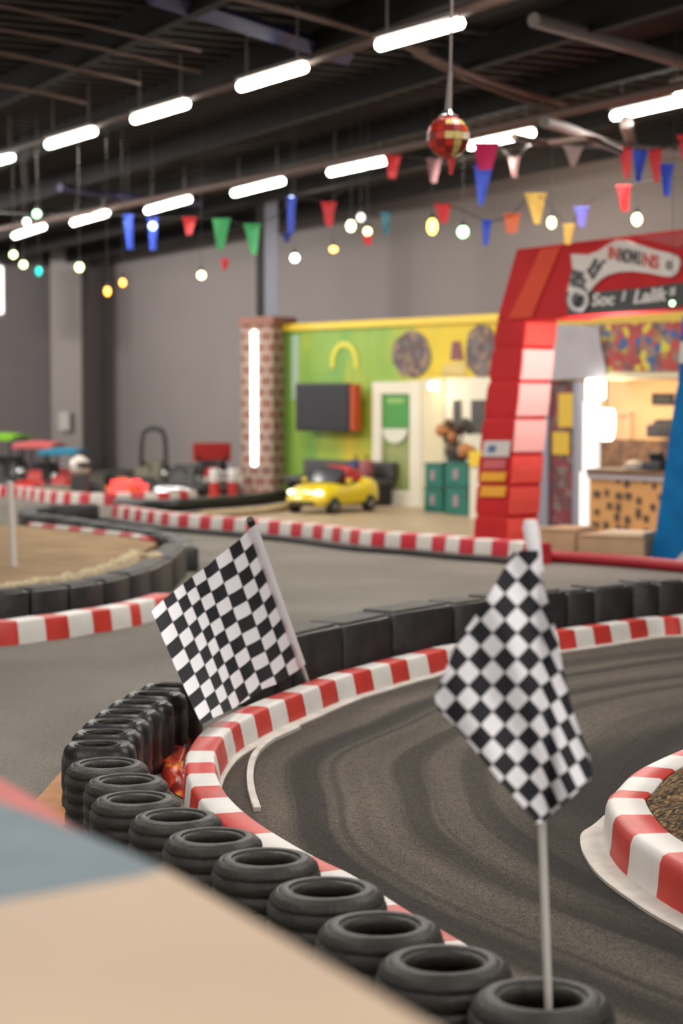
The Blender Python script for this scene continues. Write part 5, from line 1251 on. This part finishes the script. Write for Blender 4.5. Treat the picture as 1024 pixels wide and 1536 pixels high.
outl = [(-140, 1108), (0, 1168), (40, 1190), (75, 1212), (100, 1236), (130, 1252), (190, 1277), (247, 1303), (440, 1416), (640, 1534), (800, 1629), (700, 1900), (-140, 1900)]
P_ = top(outl, ZB-.022); cx = sum((p for p in P_), V((0, 0, 0)))/len(P_)
mb = MB(); mb.prism([cx+(p-cx)*.97 for p in P_], (0, 0, -(ZB-.022-.001))); mb.build('side_panel', M['dark'], bd)

# ================================================================== LIGHT
w = bpy.data.worlds.new('world'); sc.world = w; w.use_nodes = True
w.node_tree.nodes['Background'].inputs['Color'].default_value = (1, .955, .90, 1); w.node_tree.nodes['Background'].inputs['Strength'].default_value = 1.0
def area(loc, sx, sy, e, rot=(0, 0, 0), col=(1, .96, .90), name='unseen_fill_lamp'):
    l = bpy.data.lights.new(name, 'AREA'); l.shape = 'RECTANGLE'; l.size = sx; l.size_y = sy; l.energy = e; l.color = col
    o = bpy.data.objects.new(name, l); COL.objects.link(o); o.location = loc; o.rotation_euler = rot; return o
for x, y, e in ((-3, 2.5, 70), (2.2, 1.5, 70), (-1.5, 7.5, 110), (3.2, 7.2, 100), (-5, 11, 90), (1, 11.5, 90)):
    area((x, y, 4.5), 2.4, .5, e, (0, 0, math.radians(-60)))  # fill lights added above the view to light the near track
for x, y, e in ((-10.5, 33, 420), (-8.6, 25, 330)):      # unseen lamps added beyond the left edge to brighten the long grey wall
    o = area((x, y, 4.2), 3, .6, e); zax = V((-.886, -.463, .10)).normalized(); xax = V((0, 0, 1)).cross(zax).normalized(); o.rotation_euler = Matrix((xax, zax.cross(xax), zax)).transposed().to_euler()
k = MU.pt(930, 600, 1.0); l = bpy.data.lights.new('kitchen_lamp', 'POINT'); l.energy = 20; l.color = (1, .78, .5); l.shadow_soft_size = .08
o = bpy.data.objects.new('kitchen_lamp', l); COL.objects.link(o); o.location = (k.x, k.y, tb-.12)
def point(p, e, c, r=.05):
    l = bpy.data.lights.new('glow_fill_light', 'POINT'); l.energy = e; l.color = c; l.shadow_soft_size = r
    o = bpy.data.objects.new('glow_fill_light', l); COL.objects.link(o); o.location = p
point(AR.P(1.9, 1.9, -.25), 60, (1, .88, .82), .0)  # invisible fill added in the opening to brighten the leg's inner panels
point(MU.P(5.2, 3.7, 1.1), 55, (1, .80, .62), .0); point(MU.P(1.8, 3.9, 1.1), 30, (1, .85, .7), .0)  # invisible warm fills added above the mural to warm the grey wall
pp_ = MU.pt(649, 590, .4); point(pp_, 3.5, (1, .85, .5), .0)
sc.view_settings.view_transform = 'Standard'; sc.view_settings.look = 'None'; sc.view_settings.exposure = 0.30
sc.cycles.use_denoising = True
sc.cycles.max_bounces = 6
